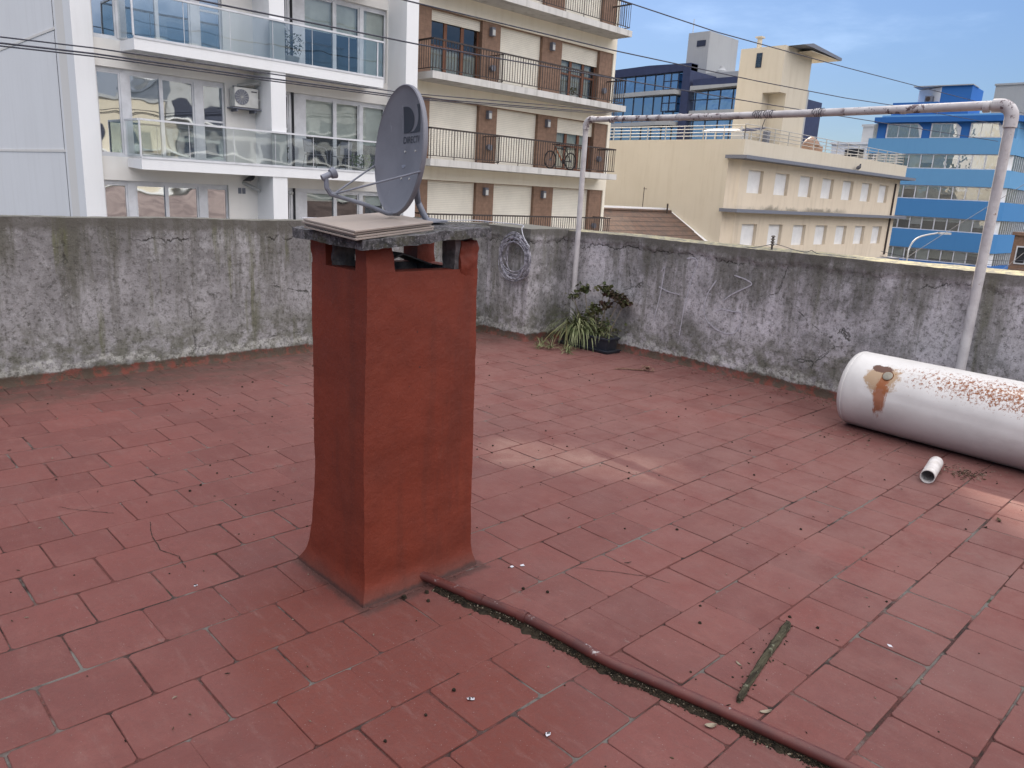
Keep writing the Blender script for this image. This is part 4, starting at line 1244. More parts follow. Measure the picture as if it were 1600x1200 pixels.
m = MB(); tapbox(m, PLX, PLY, 0.112, 0.338, 0.114, 0.340, 0.14, 0.162); m.build('rim', plm, planter, bevel=0.004)
m = MB(); m.grid(12, 30, lambda u, v: (PLX - 0.098 + 0.196 * u, PLY - 0.32 + 0.64 * v, 0.160 + 0.012 * nz((u * 3, v * 9, 0), 1))); m.build('soil', simple('potting_soil', (0.03, 0.022, 0.016), None, 40, 1, 0.05, 0.8, 60, 0.01), planter)
gl1 = simple('variegated_leaf', (0.085, 0.11, 0.04), (0.26, 0.27, 0.14), 3.0, 0.55, 0.3, st=(3, 3, 3))
gl2 = simple('dark_leaf', (0.045, 0.060, 0.022), (0.085, 0.075, 0.03), 9, 0.6, 0.3)
gl3 = simple('reddish_withered_leaf', (0.050, 0.024, 0.020), (0.045, 0.042, 0.02), 12, 0.7, 0.2)
def blade(mm, p, az_, ln, w, up, droop, n_=9):
    d = Vector((math.cos(az_), math.sin(az_), 0)); sd_ = Vector((-d.y, d.x, 0))
    pts = []; vel = Vector((d.x * math.cos(up), d.y * math.cos(up), math.sin(up))); pos = Vector(p)
    for i in range(n_ + 1):
        t = i / n_
        ww = w * (0.6 + 0.6 * t if t < 0.35 else 0.81 * (1 - ((t - 0.35) / 0.65) ** 1.6) + 0.04)
        pts.append((pos - sd_ * ww, pos + sd_ * ww + Vector((0, 0, ww * 0.3))))
        pos = pos + vel * (ln / n_)
        vel = (vel + Vector((0, 0, -droop / n_))).normalized()
        if pos.z < 0.008: pos.z = 0.008; vel.z = max(vel.z, 0.0)
        if pos.x > 6.385: pos.x = 6.385; vel.x = min(vel.x, -0.1)
    vs = [q for pr in pts for q in pr]
    mm.add(vs, [(2 * i, 2 * i + 1, 2 * i + 3, 2 * i + 2) for i in range(n_)])
rs = random.Random(21)
spd = thing('spider_plant', 'straggly green and cream striped spider plant spilling over the left end of the planter', 'plant', (6.2, 5.33, 0.16))
m = MB()
for i in range(260):
    a_ = rs.gauss(R(200), R(62)); ln = rs.uniform(0.22, 0.50)
    blade(m, (6.2 + rs.uniform(-0.05, 0.05), 5.34 + rs.uniform(-0.10, 0.08), 0.165), a_, ln, rs.uniform(0.005, 0.009), rs.uniform(0.45, 1.35), rs.uniform(1.5, 3.2))
for i in range(46):
    blade(m, (6.2 + rs.uniform(-0.05, 0.05), 4.98 + rs.uniform(-0.10, 0.10), 0.165), rs.uniform(0, 6.28), rs.uniform(0.10, 0.30), rs.uniform(0.003, 0.005), rs.uniform(0.5, 1.4), rs.uniform(1.5, 3.2))
m.build('leaves', gl1, spd)
m = MB()
babies = [(5.86, 5.52, 0.02), (5.78, 5.30, 0.02), (5.90, 5.20, 0.015), (5.72, 5.42, 0.02), (5.80, 5.08, 0.012)]
st_ = MB()
for (x_, y_, z_) in babies:
    st_.tube(smoothpath([(6.18, 5.34, 0.18), (6.05, 5.34, 0.26), ((x_ + 6.0) / 2, (y_ + 5.33) / 2, 0.17), (x_, y_, z_)]), 0.0022, 5)
    for k in range(26): blade(m, (x_ + rs.gauss(0, .015), y_ + rs.gauss(0, .015), z_), rs.uniform(0, 6.28), rs.uniform(0.07, 0.17), rs.uniform(0.003, 0.005), rs.uniform(0.2, 1.2), rs.uniform(1.0, 2.4), 7)
m.build('plantlets', gl1, spd)
st_.build('runners', simple('runner_stem', (0.22, 0.20, 0.09), None, 9, 0.7, 0.2), spd)
ger = thing('geranium', 'leggy geranium with bare stems and dark withered leaf tufts in the planter', 'plant', (6.25, 5.0, 0.16))
stems = [((6.24, 5.30), (6.21, 5.42), 0.54, 0), ((6.25, 5.20), (6.25, 5.30), 0.62, 1), ((6.26, 5.12), (6.28, 5.05), 0.66, 1), ((6.26, 5.05), (6.30, 4.99), 0.60, 2), ((6.27, 4.98), (6.30, 4.86), 0.57, 2), ((6.26, 4.92), (6.28, 4.78), 0.53, 2), ((6.24, 5.10), (6.20, 5.10), 0.44, 0), ((6.25, 5.0), (6.22, 5.18), 0.36, 0), ((6.27, 5.02), (6.26, 5.01), 0.48, 2)]
ms = MB(); lg, lr = MB(), MB()
for (a_, b_, h_, kd) in stems:
    ms.tube(smoothpath([(a_[0], a_[1], 0.16), (a_[0] - 0.01, (a_[1] * 2 + b_[1]) / 3, 0.16 + (h_ - 0.16) * 0.4), (b_[0], b_[1], h_)]), [0.0055] * 7 + [0.0045] * 6, 6)
    for k in range(52 if kd else 34):
        q = Vector((b_[0] + rs.gauss(0, 0.030), b_[1] + rs.gauss(0, 0.038), h_ + rs.gauss(0, 0.022)))
        if q.x > 6.37: q.x = 6.37
        tgt = lr if (kd == 2 and rs.random() < 0.75) else lg
        r_ = rs.uniform(0.012, 0.026)
        # crinkled round leaf: fan of six with raised centre
        n1 = Vector((rs.gauss(0, 1), rs.gauss(0, 1), rs.gauss(0.6, 1))).normalized(); u1 = n1.orthogonal().normalized(); w1 = n1.cross(u1)
        vs = [q]
        for j in range(7):
            t = 6.28318 * j / 7
            vs.append(q + (u1 * math.cos(t) + w1 * math.sin(t)) * r_ * rs.uniform(0.75, 1.15) + n1 * r_ * rs.uniform(-0.1, 0.5))
        tgt.add(vs, [(0, 1 + j, 1 + (j + 1) % 7) for j in range(7)])
for k in range(220):   # low dark foliage between the stems
    q = Vector((6.25 + rs.gauss(0, 0.05), 5.12 + rs.gauss(0, 0.13), 0.20 + abs(rs.gauss(0, 0.07))))
    r_ = rs.uniform(0.010, 0.022); n1 = Vector((rs.gauss(0, 1), rs.gauss(0, 1), rs.gauss(0.6, 1))).normalized(); u1 = n1.orthogonal().normalized(); w1 = n1.cross(u1)
    if q.x > 6.37: q.x = 6.37
    lg.add([q] + [q + (u1 * math.cos(6.283 * j / 6) + w1 * math.sin(6.283 * j / 6)) * r_ + n1 * r_ * rs.uniform(-.1, .5) for j in range(6)], [(0, 1 + j, 1 + (j + 1) % 6) for j in range(6)])
ms.build('stems', simple('woody_stem', (0.17, 0.145, 0.11), (0.26, 0.22, 0.17), 30, 0.8, 0.2), ger, smooth=True)
lg.build('leaves', gl2, ger); lr.build('withered_leaves', gl3, ger)

# ---- insulator with wires on top of the right wall
ins = thing('wire_insulator', 'small rusty insulator stub with loose wires standing on the right parapet', 'insulator', (6.5, 3.36, 1.20))
m = MB(); m.tube([(6.5, 3.36, 1.20), (6.5, 3.36, 1.335)], 0.009, 8); m.build('rod', 'iron', ins)
m = MB()
for k in range(4): m.tube([(6.5, 3.36, 1.245 + k * 0.024), (6.5, 3.36, 1.252 + k * 0.024), (6.5, 3.36, 1.262 + k * 0.024)], [0.010, 0.022, 0.012], 12)
m.build('insulator_discs', simple('dirty_ceramic', (0.12, 0.105, 0.09), None, 9, 0.6, 0.3), ins, smooth=True)
m = MB()
m.tube(smoothpath([(6.5, 3.36, 1.26), (6.5, 3.44, 1.235), (6.49, 3.53, 1.215), (6.48, 3.6, 1.21)]), 0.0028, 5)
m.tube(smoothpath([(6.5, 3.36, 1.265), (6.5, 3.26, 1.25), (6.5, 3.14, 1.225), (6.5, 3.04, 1.217), (6.5, 2.99, 1.235), (6.5, 2.96, 1.222), (6.5, 2.9, 1.213), (6.5, 2.6, 1.211)]), 0.0028, 5)
m.build('wire', 'wire', ins)

# ================================================================== STREET AND BUILDINGS
g = MB(); g.box(-150, 400, -200, 400, -9.6, -9.0)
g.build('ground', simple('asphalt_ground', (0.06, 0.06, 0.062), None, 0.3, 0.9, 0.2), kind='structure')
# the house we stand on
hb = MB(); hb.box(-4.2, 6.67, -4.4, 6.60, -9.0, -0.025)
o = hb.build('own_house', 'offwhite', kind='structure')

# ---------------- the other side of the block, seen mirrored in the windows
def opposite(name, label, x0, x1, y0, y1, z1, mt, rows, pitch_, wz, ww):
    t = thing(name, label, 'building', ((x0 + x1) / 2, (y0 + y1) / 2, -9))
    MB().box(x0, x1, y0, y1, -9, z1).build('wall', mt, t)
    MB().box(x0 - 0.2, x1 + 0.2, y0 - 0.2, y1 + 0.2, z1, z1 + 0.3).build('coping', 'greyr', t)
    for z_ in rows:
        MB().box(x0 - 0.1, x1, y1, y1 + 0.9, z_ - 0.25, z_ - 0.1).build('balcony_slab', 'white', t)
        x_ = x0 + 0.8
        while x_ + ww < x1:
            MB().box(x_, x_ + ww, y1, y1 + 0.05, z_, z_ + wz).build('window', 'darkframe', t); x_ += pitch_
opposite('beige_building', 'beige building opposite, seen only as a reflection in the left balcony windows', 12, 27, -44, -30, 7.5, 'beige', (-3, 0.2, 3.3), 2.6, 1.6, 1.5)
opposite('grey_building', 'grey flat building opposite with dark windows, seen only as a reflection in the windows', 28, 52, -46, -32, 9.5, 'greyr', (-3, 0.2, 3.3, 6.4), 2.4, 1.5, 1.7)
opposite('cream_building', 'cream building opposite, seen only reflected in the right hand balcony windows', 54, 90, -48, -34, 8.0, 'cream', (-3, 0.2, 3.3), 3.0, 1.6, 1.8)
opposite('white_building', 'tall white block opposite, seen only as a reflection above the roofs', 33, 42, -70, -55, 16.0, 'white', (3, 6, 9, 12), 2.2, 1.4, 1.2)
t_ = thing('tiled_house', 'red tiled low house opposite, seen only as a reflection in the lowest balcony windows', 'house', (25, -12, -9))
MB().box(9, 44, -20, -4.5, -9, -2.0).build('wall', 'offwhite', t_)
MB().prism([(-4.2, -2.1), (-12.5, 0.2), (-20.5, -2.1)], 'x', 8.6, 44.4).build('roof', simple('red_roof_tiles', (0.22, 0.17, 0.155), (0.12, 0.09, 0.085), 1, 0.9, 0.1), t_)

# ---------------- white apartment block (left)
WY, BY = 21.5, 20.5
A1 = thing('apartment_building', 'white apartment block with glass balconies and large aluminium windows, at the left', 'building', (10.5, 21.5, -9))
LV = [(-3.7, -1.40), (-0.93, 1.32), (1.90, 4.03), (4.67, 6.82), (7.45, 9.6)]
LB_ = (6.33, 9.56); RB_ = (11.04, 14.86)
holes = []
for (fz, hz) in LV:
    holes += [(LB_[0], LB_[1], fz, hz), (RB_[0], RB_[1], fz, hz)]
m = MB().wall_y(5.9, 15.35, -9.0, 25.5, WY, holes, 0.30)
m.build('front_wall', 'offwhite', A1)
m = MB()
m.quad((5.9, WY, -9), (5.9, WY, 25.5), (5.9, 37, 25.5), (5.9, 37, -9))
m.box(6.1, 15.35, WY + 1.6, 37, -9, 25.4)
m.build('side_wall', 'white', A1)
m = MB()
m.box(5.85, 6.30, WY - 0.08, WY + 0.5, -9, 25.5); m.build('corner_strip', 'white', A1)
for k, (a_, c_) in enumerate(((22.55, 22.95),)):
    m = MB(); m.box(5.86, 5.95, a_ - 0.6, c_ - 0.25, -9, 25.5); m.build('pilaster', 'offwhite', A1)
m = MB(); m.box(5.885, 5.95, 23, 37, 1.95, 2.02); m.box(5.885, 5.95, 23, 37, 4.9, 4.96); m.build('render_joint', 'offwhite', A1)
m = MB(); m.box(10.42, 10.86, BY + 0.03, WY, -9, 25.5)
m.build('pilaster', 'white', A1)
m = MB(); m.box(14.90, 15.35, BY + 0.02, WY + 0.5, -9, 25.5); m.build('pier', 'white', A1)
m = MB(); m.box(5.9, 15.35, WY + 1.55, WY + 1.6, -9, 25.5)
m.build('interior', 'dark', A1)
def window_set(parent, x0, x1, z0, z1, cuts, glass, yg=WY + 0.12, blinds=None, frame='frame', bars=None, fw_=0.045, bmat='blind'):
    """cuts: list of (a,b) solid members in x; the panes fill the rest"""
    wd = MB()
    wd.box(x0, x1, yg - 0.03, yg + 0.04, z1 - 0.09, z1); wd.box(x0, x1, yg - 0.03, yg + 0.04, z0, z0 + 0.06)
    ed = [x0] + [v for c in cuts for v in c] + [x1]
    for (a, c) in cuts: wd.box(a, c, yg - 0.05, yg + 0.05, z0 + 0.06, z1 - 0.09)
    w = wd.build('window', frame, parent)
    for i in range(0, len(ed), 2):
        a, c = ed[i], ed[i + 1]
        if c - a < 0.05: continue
        f = MB()
        f.box(a, a + fw_, yg - 0.02, yg + 0.02, z0 + 0.06, z1 - 0.09); f.box(c - fw_, c, yg - 0.02, yg + 0.02, z0 + 0.06, z1 - 0.09)
        f.box(a + fw_, c - fw_, yg - 0.02, yg + 0.02, z1 - 0.09 - fw_, z1 - 0.09); f.box(a + fw_, c - fw_, yg - 0.02, yg + 0.02, z0 + 0.06, z0 + 0.06 + fw_)
        if bars and bars.get(i // 2):
            zb = bars[i // 2]; f.box(a + fw_, c - fw_, yg - 0.02, yg + 0.02, zb, zb + 0.05)
        f.build('sash', frame, w)
        p = MB().quad((a + fw_, yg, z0 + 0.1), (c - fw_, yg, z0 + 0.1), (c - fw_, yg, z1 - 0.1), (a + fw_, yg, z1 - 0.1))
        p.build('pane', glass, w)
        if blinds and blinds.get(i // 2) is not None:
            q = MB().box(a + 0.02, c - 0.02, yg + 0.10, yg + 0.115, z0 + (z1 - z0) * blinds[i // 2], z1 - 0.05)
            q.build('blind', bmat, w)
    return w
BL = {1: {1: None}, }
for li, (fz, hz) in enumerate(LV):
    window_set(A1, LB_[0], LB_[1], fz, hz, [(6.90, 7.10), (8.74, 8.96)] if True else [], 'glass_mirror', bars={2: fz + 1.07})
    # meeting stile of the slider
    MB().box(7.84, 7.93, WY + 0.07, WY + 0.14, fz + 0.06, hz - 0.09).build('meeting_stile', 'frame', A1)
    fr_b = {3: 0.56, 2: 0.50, 1: 0.86, 0: 0.9, 4: 0.6}[li]
    window_set(A1, RB_[0], RB_[1], fz, hz, [(11.50, 12.02), (13.90, 14.02)], 'glass_clear', bars={0: fz + 1.07},
               blinds={1: {3: 0.55, 2: 0.45, 1: 0.84, 0: 0.9, 4: 0.6}[li], 2: {3: 0.04, 2: 0.40, 1: 0.80, 0: 0.9, 4: 0.6}[li], **({0: 0.82} if li == 1 else {})})
    MB().box(12.97, 13.09, WY + 0.07, WY + 0.14, fz + 0.06, hz - 0.09).build('meeting_stile', 'frame', A1)
    MB().box(11.58, 11.64, WY + 0.03, WY + 0.07, fz, hz).build('jamb', 'dark', A1)
    # slab and balcony
    if li > 0:
        sl = MB()
        sl.prism([(BY, fz - 0.28), (BY - 0.0, fz - 0.02), (WY, fz - 0.02), (WY, fz - 0.24)], 'x', 6.93, 14.06)
        sl.build('balcony_slab', 'concrete' if False else 'white', A1)
        rl = MB()
        ht = 1.03 if li != 2 else 0.93
        rl.box(6.93, 14.06, BY - 0.015, BY + 0.03, fz - 0.02, fz + 0.035)
        rl.box(6.93, 14.06, BY - 0.03, BY + 0.03, fz + ht - 0.045, fz + ht)
        rl.box(6.90, 6.96, BY + 0.03, WY, fz + ht - 0.045, fz + ht)
        rl.box(6.91, 6.95, BY - 0.01, BY + 0.03, fz + 0.035, fz + ht - 0.045)
        rl.box(13.82, 13.86, BY - 0.01, BY + 0.03, fz + 0.035, fz + ht - 0.045)
        railo = rl.build('balustrade', 'frame', A1)
        for k in range(6):
            a = 6.96 + k * 1.18
            MB().quad((a, BY, fz + 0.035), (a + 1.165, BY, fz + 0.035), (a + 1.165, BY, fz + ht - 0.045), (a, BY, fz + ht - 0.045)).build('glass_panel', 'glass_rail', railo)
            if k: MB().box(a - 0.014, a - 0.002, BY - 0.006, BY + 0.006, fz + 0.035, fz + ht - 0.045).build('panel_clip', 'frame', railo)
        MB().quad((6.93, WY, fz + 0.035), (6.93, BY, fz + 0.035), (6.93, BY, fz + ht - 0.045), (6.93, WY, fz + ht - 0.045)).build('glass_panel', 'glass_rail', railo)
# soffit lamps, vents, pipe stubs
MB().tube([(8.45, 21.0, 4.40), (8.45, 21.0, 4.35)], 0.10, 16).build('soffit_lamp', 'plasticwhite', A1)
for (vx, vz) in ((9.78, 3.83), (10.98, 3.78), (9.84, 1.10)):
    v_ = MB(); v_.box(vx, vx + 0.09, WY - 0.02, WY, vz, vz + 0.16); v_.box(vx + 0.12, vx + 0.21, WY - 0.02, WY, vz, vz + 0.16); v_.build('vent', 'steelgrey', A1)
for (a, c) in (((9.93, WY, 4.00), (10.38, WY - 0.35, 4.10)), ((9.98, WY, 1.42), (10.36, WY - 0.3, 1.20)), ((11.0, WY, 1.28), (11.35, WY - 0.35, 1.16)), ((10.95, WY, 3.93), (11.3, WY - 0.3, 3.95))):
    MB().tube([a, c], 0.05, 10).build('pipe_stub', 'plasticgrey', A1)
MB().tube([(15.42, BY + 0.35, -9), (15.42, BY + 0.35, 25)], 0.035, 8).build('downpipe', 'steelgrey', A1)
MB().tube([(15.40, BY + 0.2, -9), (15.40, BY + 0.2, 25)], 0.012, 6).build('cable', 'wire', A1)
# air conditioner
ac = thing('air_conditioner', 'white split air conditioner outdoor unit bracketed to the white apartment wall', 'air conditioner', (9.95, 21.2, 3.4))
MB().box(9.66, 10.34, 21.12, 21.42, 3.42, 3.93).build('casing', 'plasticwhite', ac, bevel=0.012)
m = MB(); m.tube([(9.86, 21.118, 3.68), (9.86, 21.10, 3.68)], 0.20, 24); m.build('fan_grille', 'steelgrey', ac)
m = MB()
for k in range(7): m.tube([(9.86 - 0.2 * math.sin(k * .45), 21.095, 3.68 + .2 * math.cos(k * .45)), (9.86 + 0.2 * math.sin(k * .45), 21.095, 3.68 - .2 * math.cos(k * .45))], 0.005, 4)
m.build('guard_wires', 'plasticgrey', ac)
MB().box(10.14, 10.30, 21.112, 21.12, 3.83, 3.86).build('badge', 'wire', ac)
m = MB(); m.box(9.6, 10.42, 21.1, 21.5, 3.375, 3.405); m.box(9.72, 9.76, 21.15, 21.5, 3.30, 3.375); m.box(10.24, 10.28, 21.15, 21.5, 3.30, 3.375); m.build('bracket', 'steelgrey', ac)
m = MB(); m.tube(smoothpath([(10.34, 21.22, 3.62), (10.44, 21.25, 3.68), (10.50, 21.35, 3.80), (10.45, 21.48, 3.9)]), 0.016, 8); m.tube(smoothpath([(10.34, 21.28, 3.58), (10.47, 21.3, 3.64), (10.54, 21.38, 3.76), (10.5, 21.48, 3.86)]), 0.016, 8); m.build('hose', 'plasticwhite', ac)
# chairs on the middle balcony
def chair(x, y, rz, label, first=None):
    if first is None:
        t = thing('balcony_chair', label, 'chair', (0, 0, 0), 0, 'metal chairs behind the balcony glass', local=True)
        s_ = MB(); s_.box(-0.22, 0.22, -0.22, 0.22, 0.40, 0.425); s_.build('seat', 'steelgrey', t)
        b_ = MB(); b_.add([(-0.2, 0.23, 0.48), (0.2, 0.23, 0.48), (0.18, 0.30, 0.86), (-0.18, 0.30, 0.86), (-0.2, 0.25, 0.48), (0.2, 0.25, 0.48), (0.18, 0.32, 0.86), (-0.18, 0.32, 0.86)], [(0, 1, 2, 3), (7, 6, 5, 4), (0, 4, 5, 1), (3, 2, 6, 7), (0, 3, 7, 4), (1, 5, 6, 2)]); b_.build('backrest', 'steelgrey', t)
        for sx in (-1, 1):
            a_ = MB(); a_.tube(smoothpath([(sx * 0.26, -0.26, 0), (sx * 0.25, -0.22, 0.5), (sx * 0.25, -0.12, 0.64), (sx * 0.24, 0.1, 0.66), (sx * 0.2, 0.28, 0.82)]), 0.012, 6); a_.build('armrest', 'steelgrey', t)
            a_ = MB(); a_.tube([(sx * 0.24, 0.28, 0), (sx * 0.22, 0.2, 0.42)], 0.012, 6); a_.build('leg', 'steelgrey', t)
    else:
        t = first.copy(); COL.objects.link(t)
        for ch in first.children:
            c = ch.copy(); COL.objects.link(c); c.parent = t
    t.location = (x, y, 1.90); t.rotation_euler = (0, 0, rz); t['label'] = label
    return t
c1 = chair(12.02, 21.0, R(20), 'left dark metal armchair behind the middle balcony glass')
chair(12.95, 21.05, R(-60), 'right dark metal armchair behind the middle balcony glass', c1)
def bush(name, x, y, z0, h, w, n_, label, pot=True, mt=None, seed=1, grp=None):
    t = thing(name, label, 'plant', (x, y, z0), group=grp)
    q = random.Random(seed)
    if pot: MB().tube([(x, y, z0), (x, y, z0 + h * 0.25)], [w * 0.28, w * 0.36], 14).build('pot', 'plasticgrey', t)
    MB().tube([(x, y, z0 + h * 0.2), (x + 0.01, y, z0 + h * 0.6)], [0.012, 0.006], 6).build('stem', 'stick', t)
    lf = MB()
    for k in range(n_):
        a = q.uniform(0, 6.28); rr_ = w / 2 * q.random() ** 0.5
        p = Vector((x + rr_ * math.cos(a), y + rr_ * 0.6 * math.sin(a), z0 + h * (0.35 + 0.65 * q.random())))
        n1 = Vector((q.gauss(0, 1), q.gauss(0, 1), q.gauss(0, 1))).normalized(); u1 = n1.orthogonal().normalized() * 0.035; w1 = n1.cross(u1) * 0.5
        lf.add([p - u1, p + w1, p + u1 * 1.4, p - w1], [(0, 1, 2, 3)])
    lf.build('foliage', mt or gl2, t)
gl4 = simple('fresh_leaf', (0.07, 0.12, 0.035), (0.12, 0.17, 0.06), 8, 0.6, 0.3)
bush('potted_plant', 13.55, 20.9, 1.90, 0.52, 0.85, 260, 'wide green potted plant behind the middle balcony glass, next to the dish', True, gl4, 3)
bush('potted_plant', 10.93, 20.85, 1.90, 0.55, 0.30, 90, 'small dark potted plant at the pilaster behind the middle balcony glass', True, None, 4)
bush('potted_plant', 11.15, 20.95, 4.67, 0.85, 0.95, 380, 'large dark bush behind the upper balcony glass', True, None, 5)
# pigeon on a stub
pg = MB()
def ell(mm, c, r3, rot=0.0, n1=12, n2=8):
    c = Vector(c)
    def fn(u, v):
        a, b_ = u * 6.28318, (v - 0.5) * math.pi
        p = Vector((r3[0] * math.cos(a) * math.cos(b_), r3[1] * math.sin(a) * math.cos(b_), r3[2] * math.sin(b_)))
        p = Matrix.Rotation(rot, 3, 'Y') @ p
        return c + p
    mm.grid(n1, n2, fn)
def pigeon(x, y, z, s, label):
    t = thing('pigeon', label, 'bird', (x, y, z))
    mm = MB()
    # one continuous body lofted from tail to beak
    sec = [(-0.17, 0.02, 0.006), (-0.12, 0.035, 0.018), (-0.06, 0.055, 0.042), (0.0, 0.075, 0.058), (0.06, 0.095, 0.052), (0.095, 0.125, 0.034), (0.105, 0.155, 0.024), (0.12, 0.175, 0.024), (0.14, 0.175, 0.016), (0.155, 0.168, 0.005), (0.172, 0.160, 0.002)]
    mm.tube([(x + a * s, y, z + b_ * s + 0.01) for a, b_, r_ in sec], [r_ * s for a, b_, r_ in sec], 12)
    mm.build('body', simple('slate_plumage', (0.05, 0.05, 0.06), None, 20, 0.8, 0.2), t, smooth=True)
    MB().tube([(x + 0.01, y - 0.015 * s, z + 0.05 * s), (x + 0.01, y - 0.015 * s, z)], 0.004, 5).build('leg', 'doorwood', t)
    MB().tube([(x + 0.01, y + 0.015 * s, z + 0.05 * s), (x + 0.01, y + 0.015 * s, z)], 0.004, 5).build('leg', 'doorwood', t)
pigeon(10.12, 21.33, 1.43, 1.2, 'dark pigeon perched on a pipe stub of the white apartment block')

# ---------------- apartment block with brown pillars (right of it)
A2 = thing('apartment_building', 'cream apartment block with brown tiled pillars, rolling shutters and iron balcony railings', 'building', (20.8, 21.5, -9))
F2 = [(-3.0, -0.95), (-0.27, 1.79), (2.47, 4.46), (5.16, 7.22), (7.98, 9.95), (10.7, 12.7), (13.45, 15.4)]
OPX = [(16.63, 18.86), (19.72, 21.87), (22.95, 25.20)]
holes = [(a, c, fz, hz) for (fz, hz) in F2 for (a, c) in OPX]
m = MB().wall_y(15.40, 26.15, -9, 16.4, WY + 0.03, holes, 0.28)
m.build('pillar_wall', 'brick', A2)
body = MB()
body.box(15.40, 26.15, WY + 0.9, 31.5, -9, 16.4)
body.build('rear_body', 'cream', A2)
MB().box(26.0, 26.17, WY - 0.02, WY + 0.9, -9, 16.4).build('edge_strip', 'cream', A2)
bands = [(fz, hz) for fz, hz in F2]
for i, (fz, hz) in enumerate(F2):
    nxt = F2[i + 1][0] if i + 1 < len(F2) else 16.4
    MB().box(15.40, 26.0, WY - 0.03, WY + 0.29, hz + 0.02, nxt - 0.2).build('cream_band', 'cream', A2)
# window infill
doors = {(3, 0): (6.90, 'open'), (3, 2): (6.62, 'panel'), (2, 2): (3.92, 'panel')}
for i, (fz, hz) in enumerate(F2):
    if i == 0 or i > 4: 
        MB().box(OPX[0][0], OPX[2][1], WY + 0.26, WY + 0.3, fz, hz).build('shutter', 'shutter', A2)
        continue
    for j, (a, c) in enumerate(OPX):
        bot = fz + 0.02
        if (i, j) in doors: bot = doors[(i, j)][0]
        MB().box(a, c, WY + 0.17, WY + 0.20, bot, hz).build('shutter', 'shutter', A2)
        if (i, j) in doors:
            kind = doors[(i, j)][1]
            d_ = MB(); w3 = (c - a) / 3
            for k in range(4): d_.box(a + w3 * k - (0.0 if k == 0 else 0.07), a + w3 * k + (0.07 if k < 3 else 0.0), WY + 0.23, WY + 0.28, fz, hz)
            d_.box(a, c, WY + 0.235, WY + 0.275, fz, fz + 0.12); d_.box(a, c, WY + 0.235, WY + 0.275, fz + 0.95, fz + 1.02)
            dd_ = d_.build('door', 'doorwood', A2)
            for k in range(3):
                MB().quad((a + w3 * k + 0.07, WY + 0.255, fz + 0.1), (a + w3 * (k + 1) - 0.07, WY + 0.255, fz + 0.1), (a + w3 * (k + 1) - 0.07, WY + 0.255, hz), (a + w3 * k + 0.07, WY + 0.255, hz)).build('pane', 'glass_clear', dd_)
            if kind == 'panel':
                MB().box(a + 0.03, c - 0.25, WY + 0.33, WY + 0.34, fz, hz).build('curtain', 'curtain', A2)
            else:
                MB().box(a + 0.03, c - 0.03, WY + 0.33, WY + 0.34, fz, fz + 0.95).build('curtain', 'curtain', A2)
MB().box(15.5, 26.0, WY + 0.85, WY + 0.89, -9, 16.3).build('interior', 'dark', A2)
# slabs, railings
for i, (fz, hz) in enumerate(F2[1:], 1):
    x1_ = 25.62 if i < 3 else 25.85
    sl = MB(); sl.box(15.93, x1_, BY, WY, fz - 0.22, fz)
    sl.build('balcony_slab', 'concrete', A2)
    rh = 0.99
    rl = MB()
    xa, xb = 15.96, x1_ - 0.12
    rl.box(xa, xb, BY + 0.03, BY + 0.075, fz + rh - 0.05, fz + rh); rl.box(xa, xb, BY + 0.04, BY + 0.065, fz + 0.09, fz + 0.115)
    for yy_ in (xa, xb): 
        rl.box(yy_ - 0.022, yy_ + 0.022, BY + 0.075, WY, fz + rh - 0.05, fz + rh); rl.box(yy_ - 0.012, yy_ + 0.012, BY + 0.065, WY, fz + 0.09, fz + 0.115)
        k = BY + 0.16
        while k < WY: rl.box(yy_ - 0.007, yy_ + 0.007, k, k + 0.014, fz + 0.115, fz + rh - 0.05); k += 0.12
    x_ = xa; k = 0
    while x_ < xb:
        big = (k % 8 == 0)
        rl.box(x_ - 0.008 - 0.006 * big, x_ + 0.008 + 0.006 * big, BY + 0.045, BY + 0.061, fz + (0.0 if big else 0.115), fz + rh - 0.05); x_ += 0.125; k += 1
    rl.build('railing', 'iron', A2)
    # divider between flats
    if i in (2, 3):
        dv_ = MB(); x_ = 19.05
        for k in range(8): dv_.box(x_ - 0.008, x_ + 0.008, BY + 0.1 + k * 0.12, BY + 0.116 + k * 0.12, fz + 0.05, fz + 0.93)
        dv_.box(x_ - 0.012, x_ + 0.012, BY + 0.08, WY, fz + 0.93, fz + 0.96); dv_.box(x_ - 0.012, x_ + 0.012, BY + 0.08, WY, fz + 0.05, fz + 0.075)
        dv_.build('balcony_divider', 'iron', A2)
for i in (1, 2, 3):
    fz, hz = F2[i]
    for lx in (19.18, 22.25):
        w = MB(); w.box(lx, lx + 0.16, WY - 0.12, WY + 0.03, hz - 0.42, hz - 0.14); wl = w.build('wall_lamp', 'steelgrey', A2)
        MB().box(lx + 0.02, lx + 0.14, WY - 0.135, WY - 0.12, hz - 0.40, hz - 0.22).build('lamp_glass', 'plasticwhite', wl)
    for lx in (19.35, 25.55):
        MB().tube([(lx, WY + 0.03, fz + 0.60), (lx, WY - 0.10, fz + 0.60)], 0.11, 14).build('wall_vent', 'steelgrey', A2)
# added unseen screen: shades the terrace, its slit shapes the sun patch
m = MB()
def screen(pts): m.prism(pts, 'y', WY + 0.02, WY + 0.14)
SG = 0.105                                             # height of the raking slit that passes the sun patch
screen([(15.40, 16.4), (26.15, 16.4), (26.15, 18.0), (23.70, 17.58), (22.0, 16.66), (15.40, 16.66)])
screen([(15.40, 16.66), (21.85, 16.66), (22.0, 16.66 + SG), (23.70, 17.58 + SG), (23.9, 17.62), (26.15, 18.0), (26.15, 25.5), (15.40, 25.5)])
m.build('shading_screen', 'cream', A2)

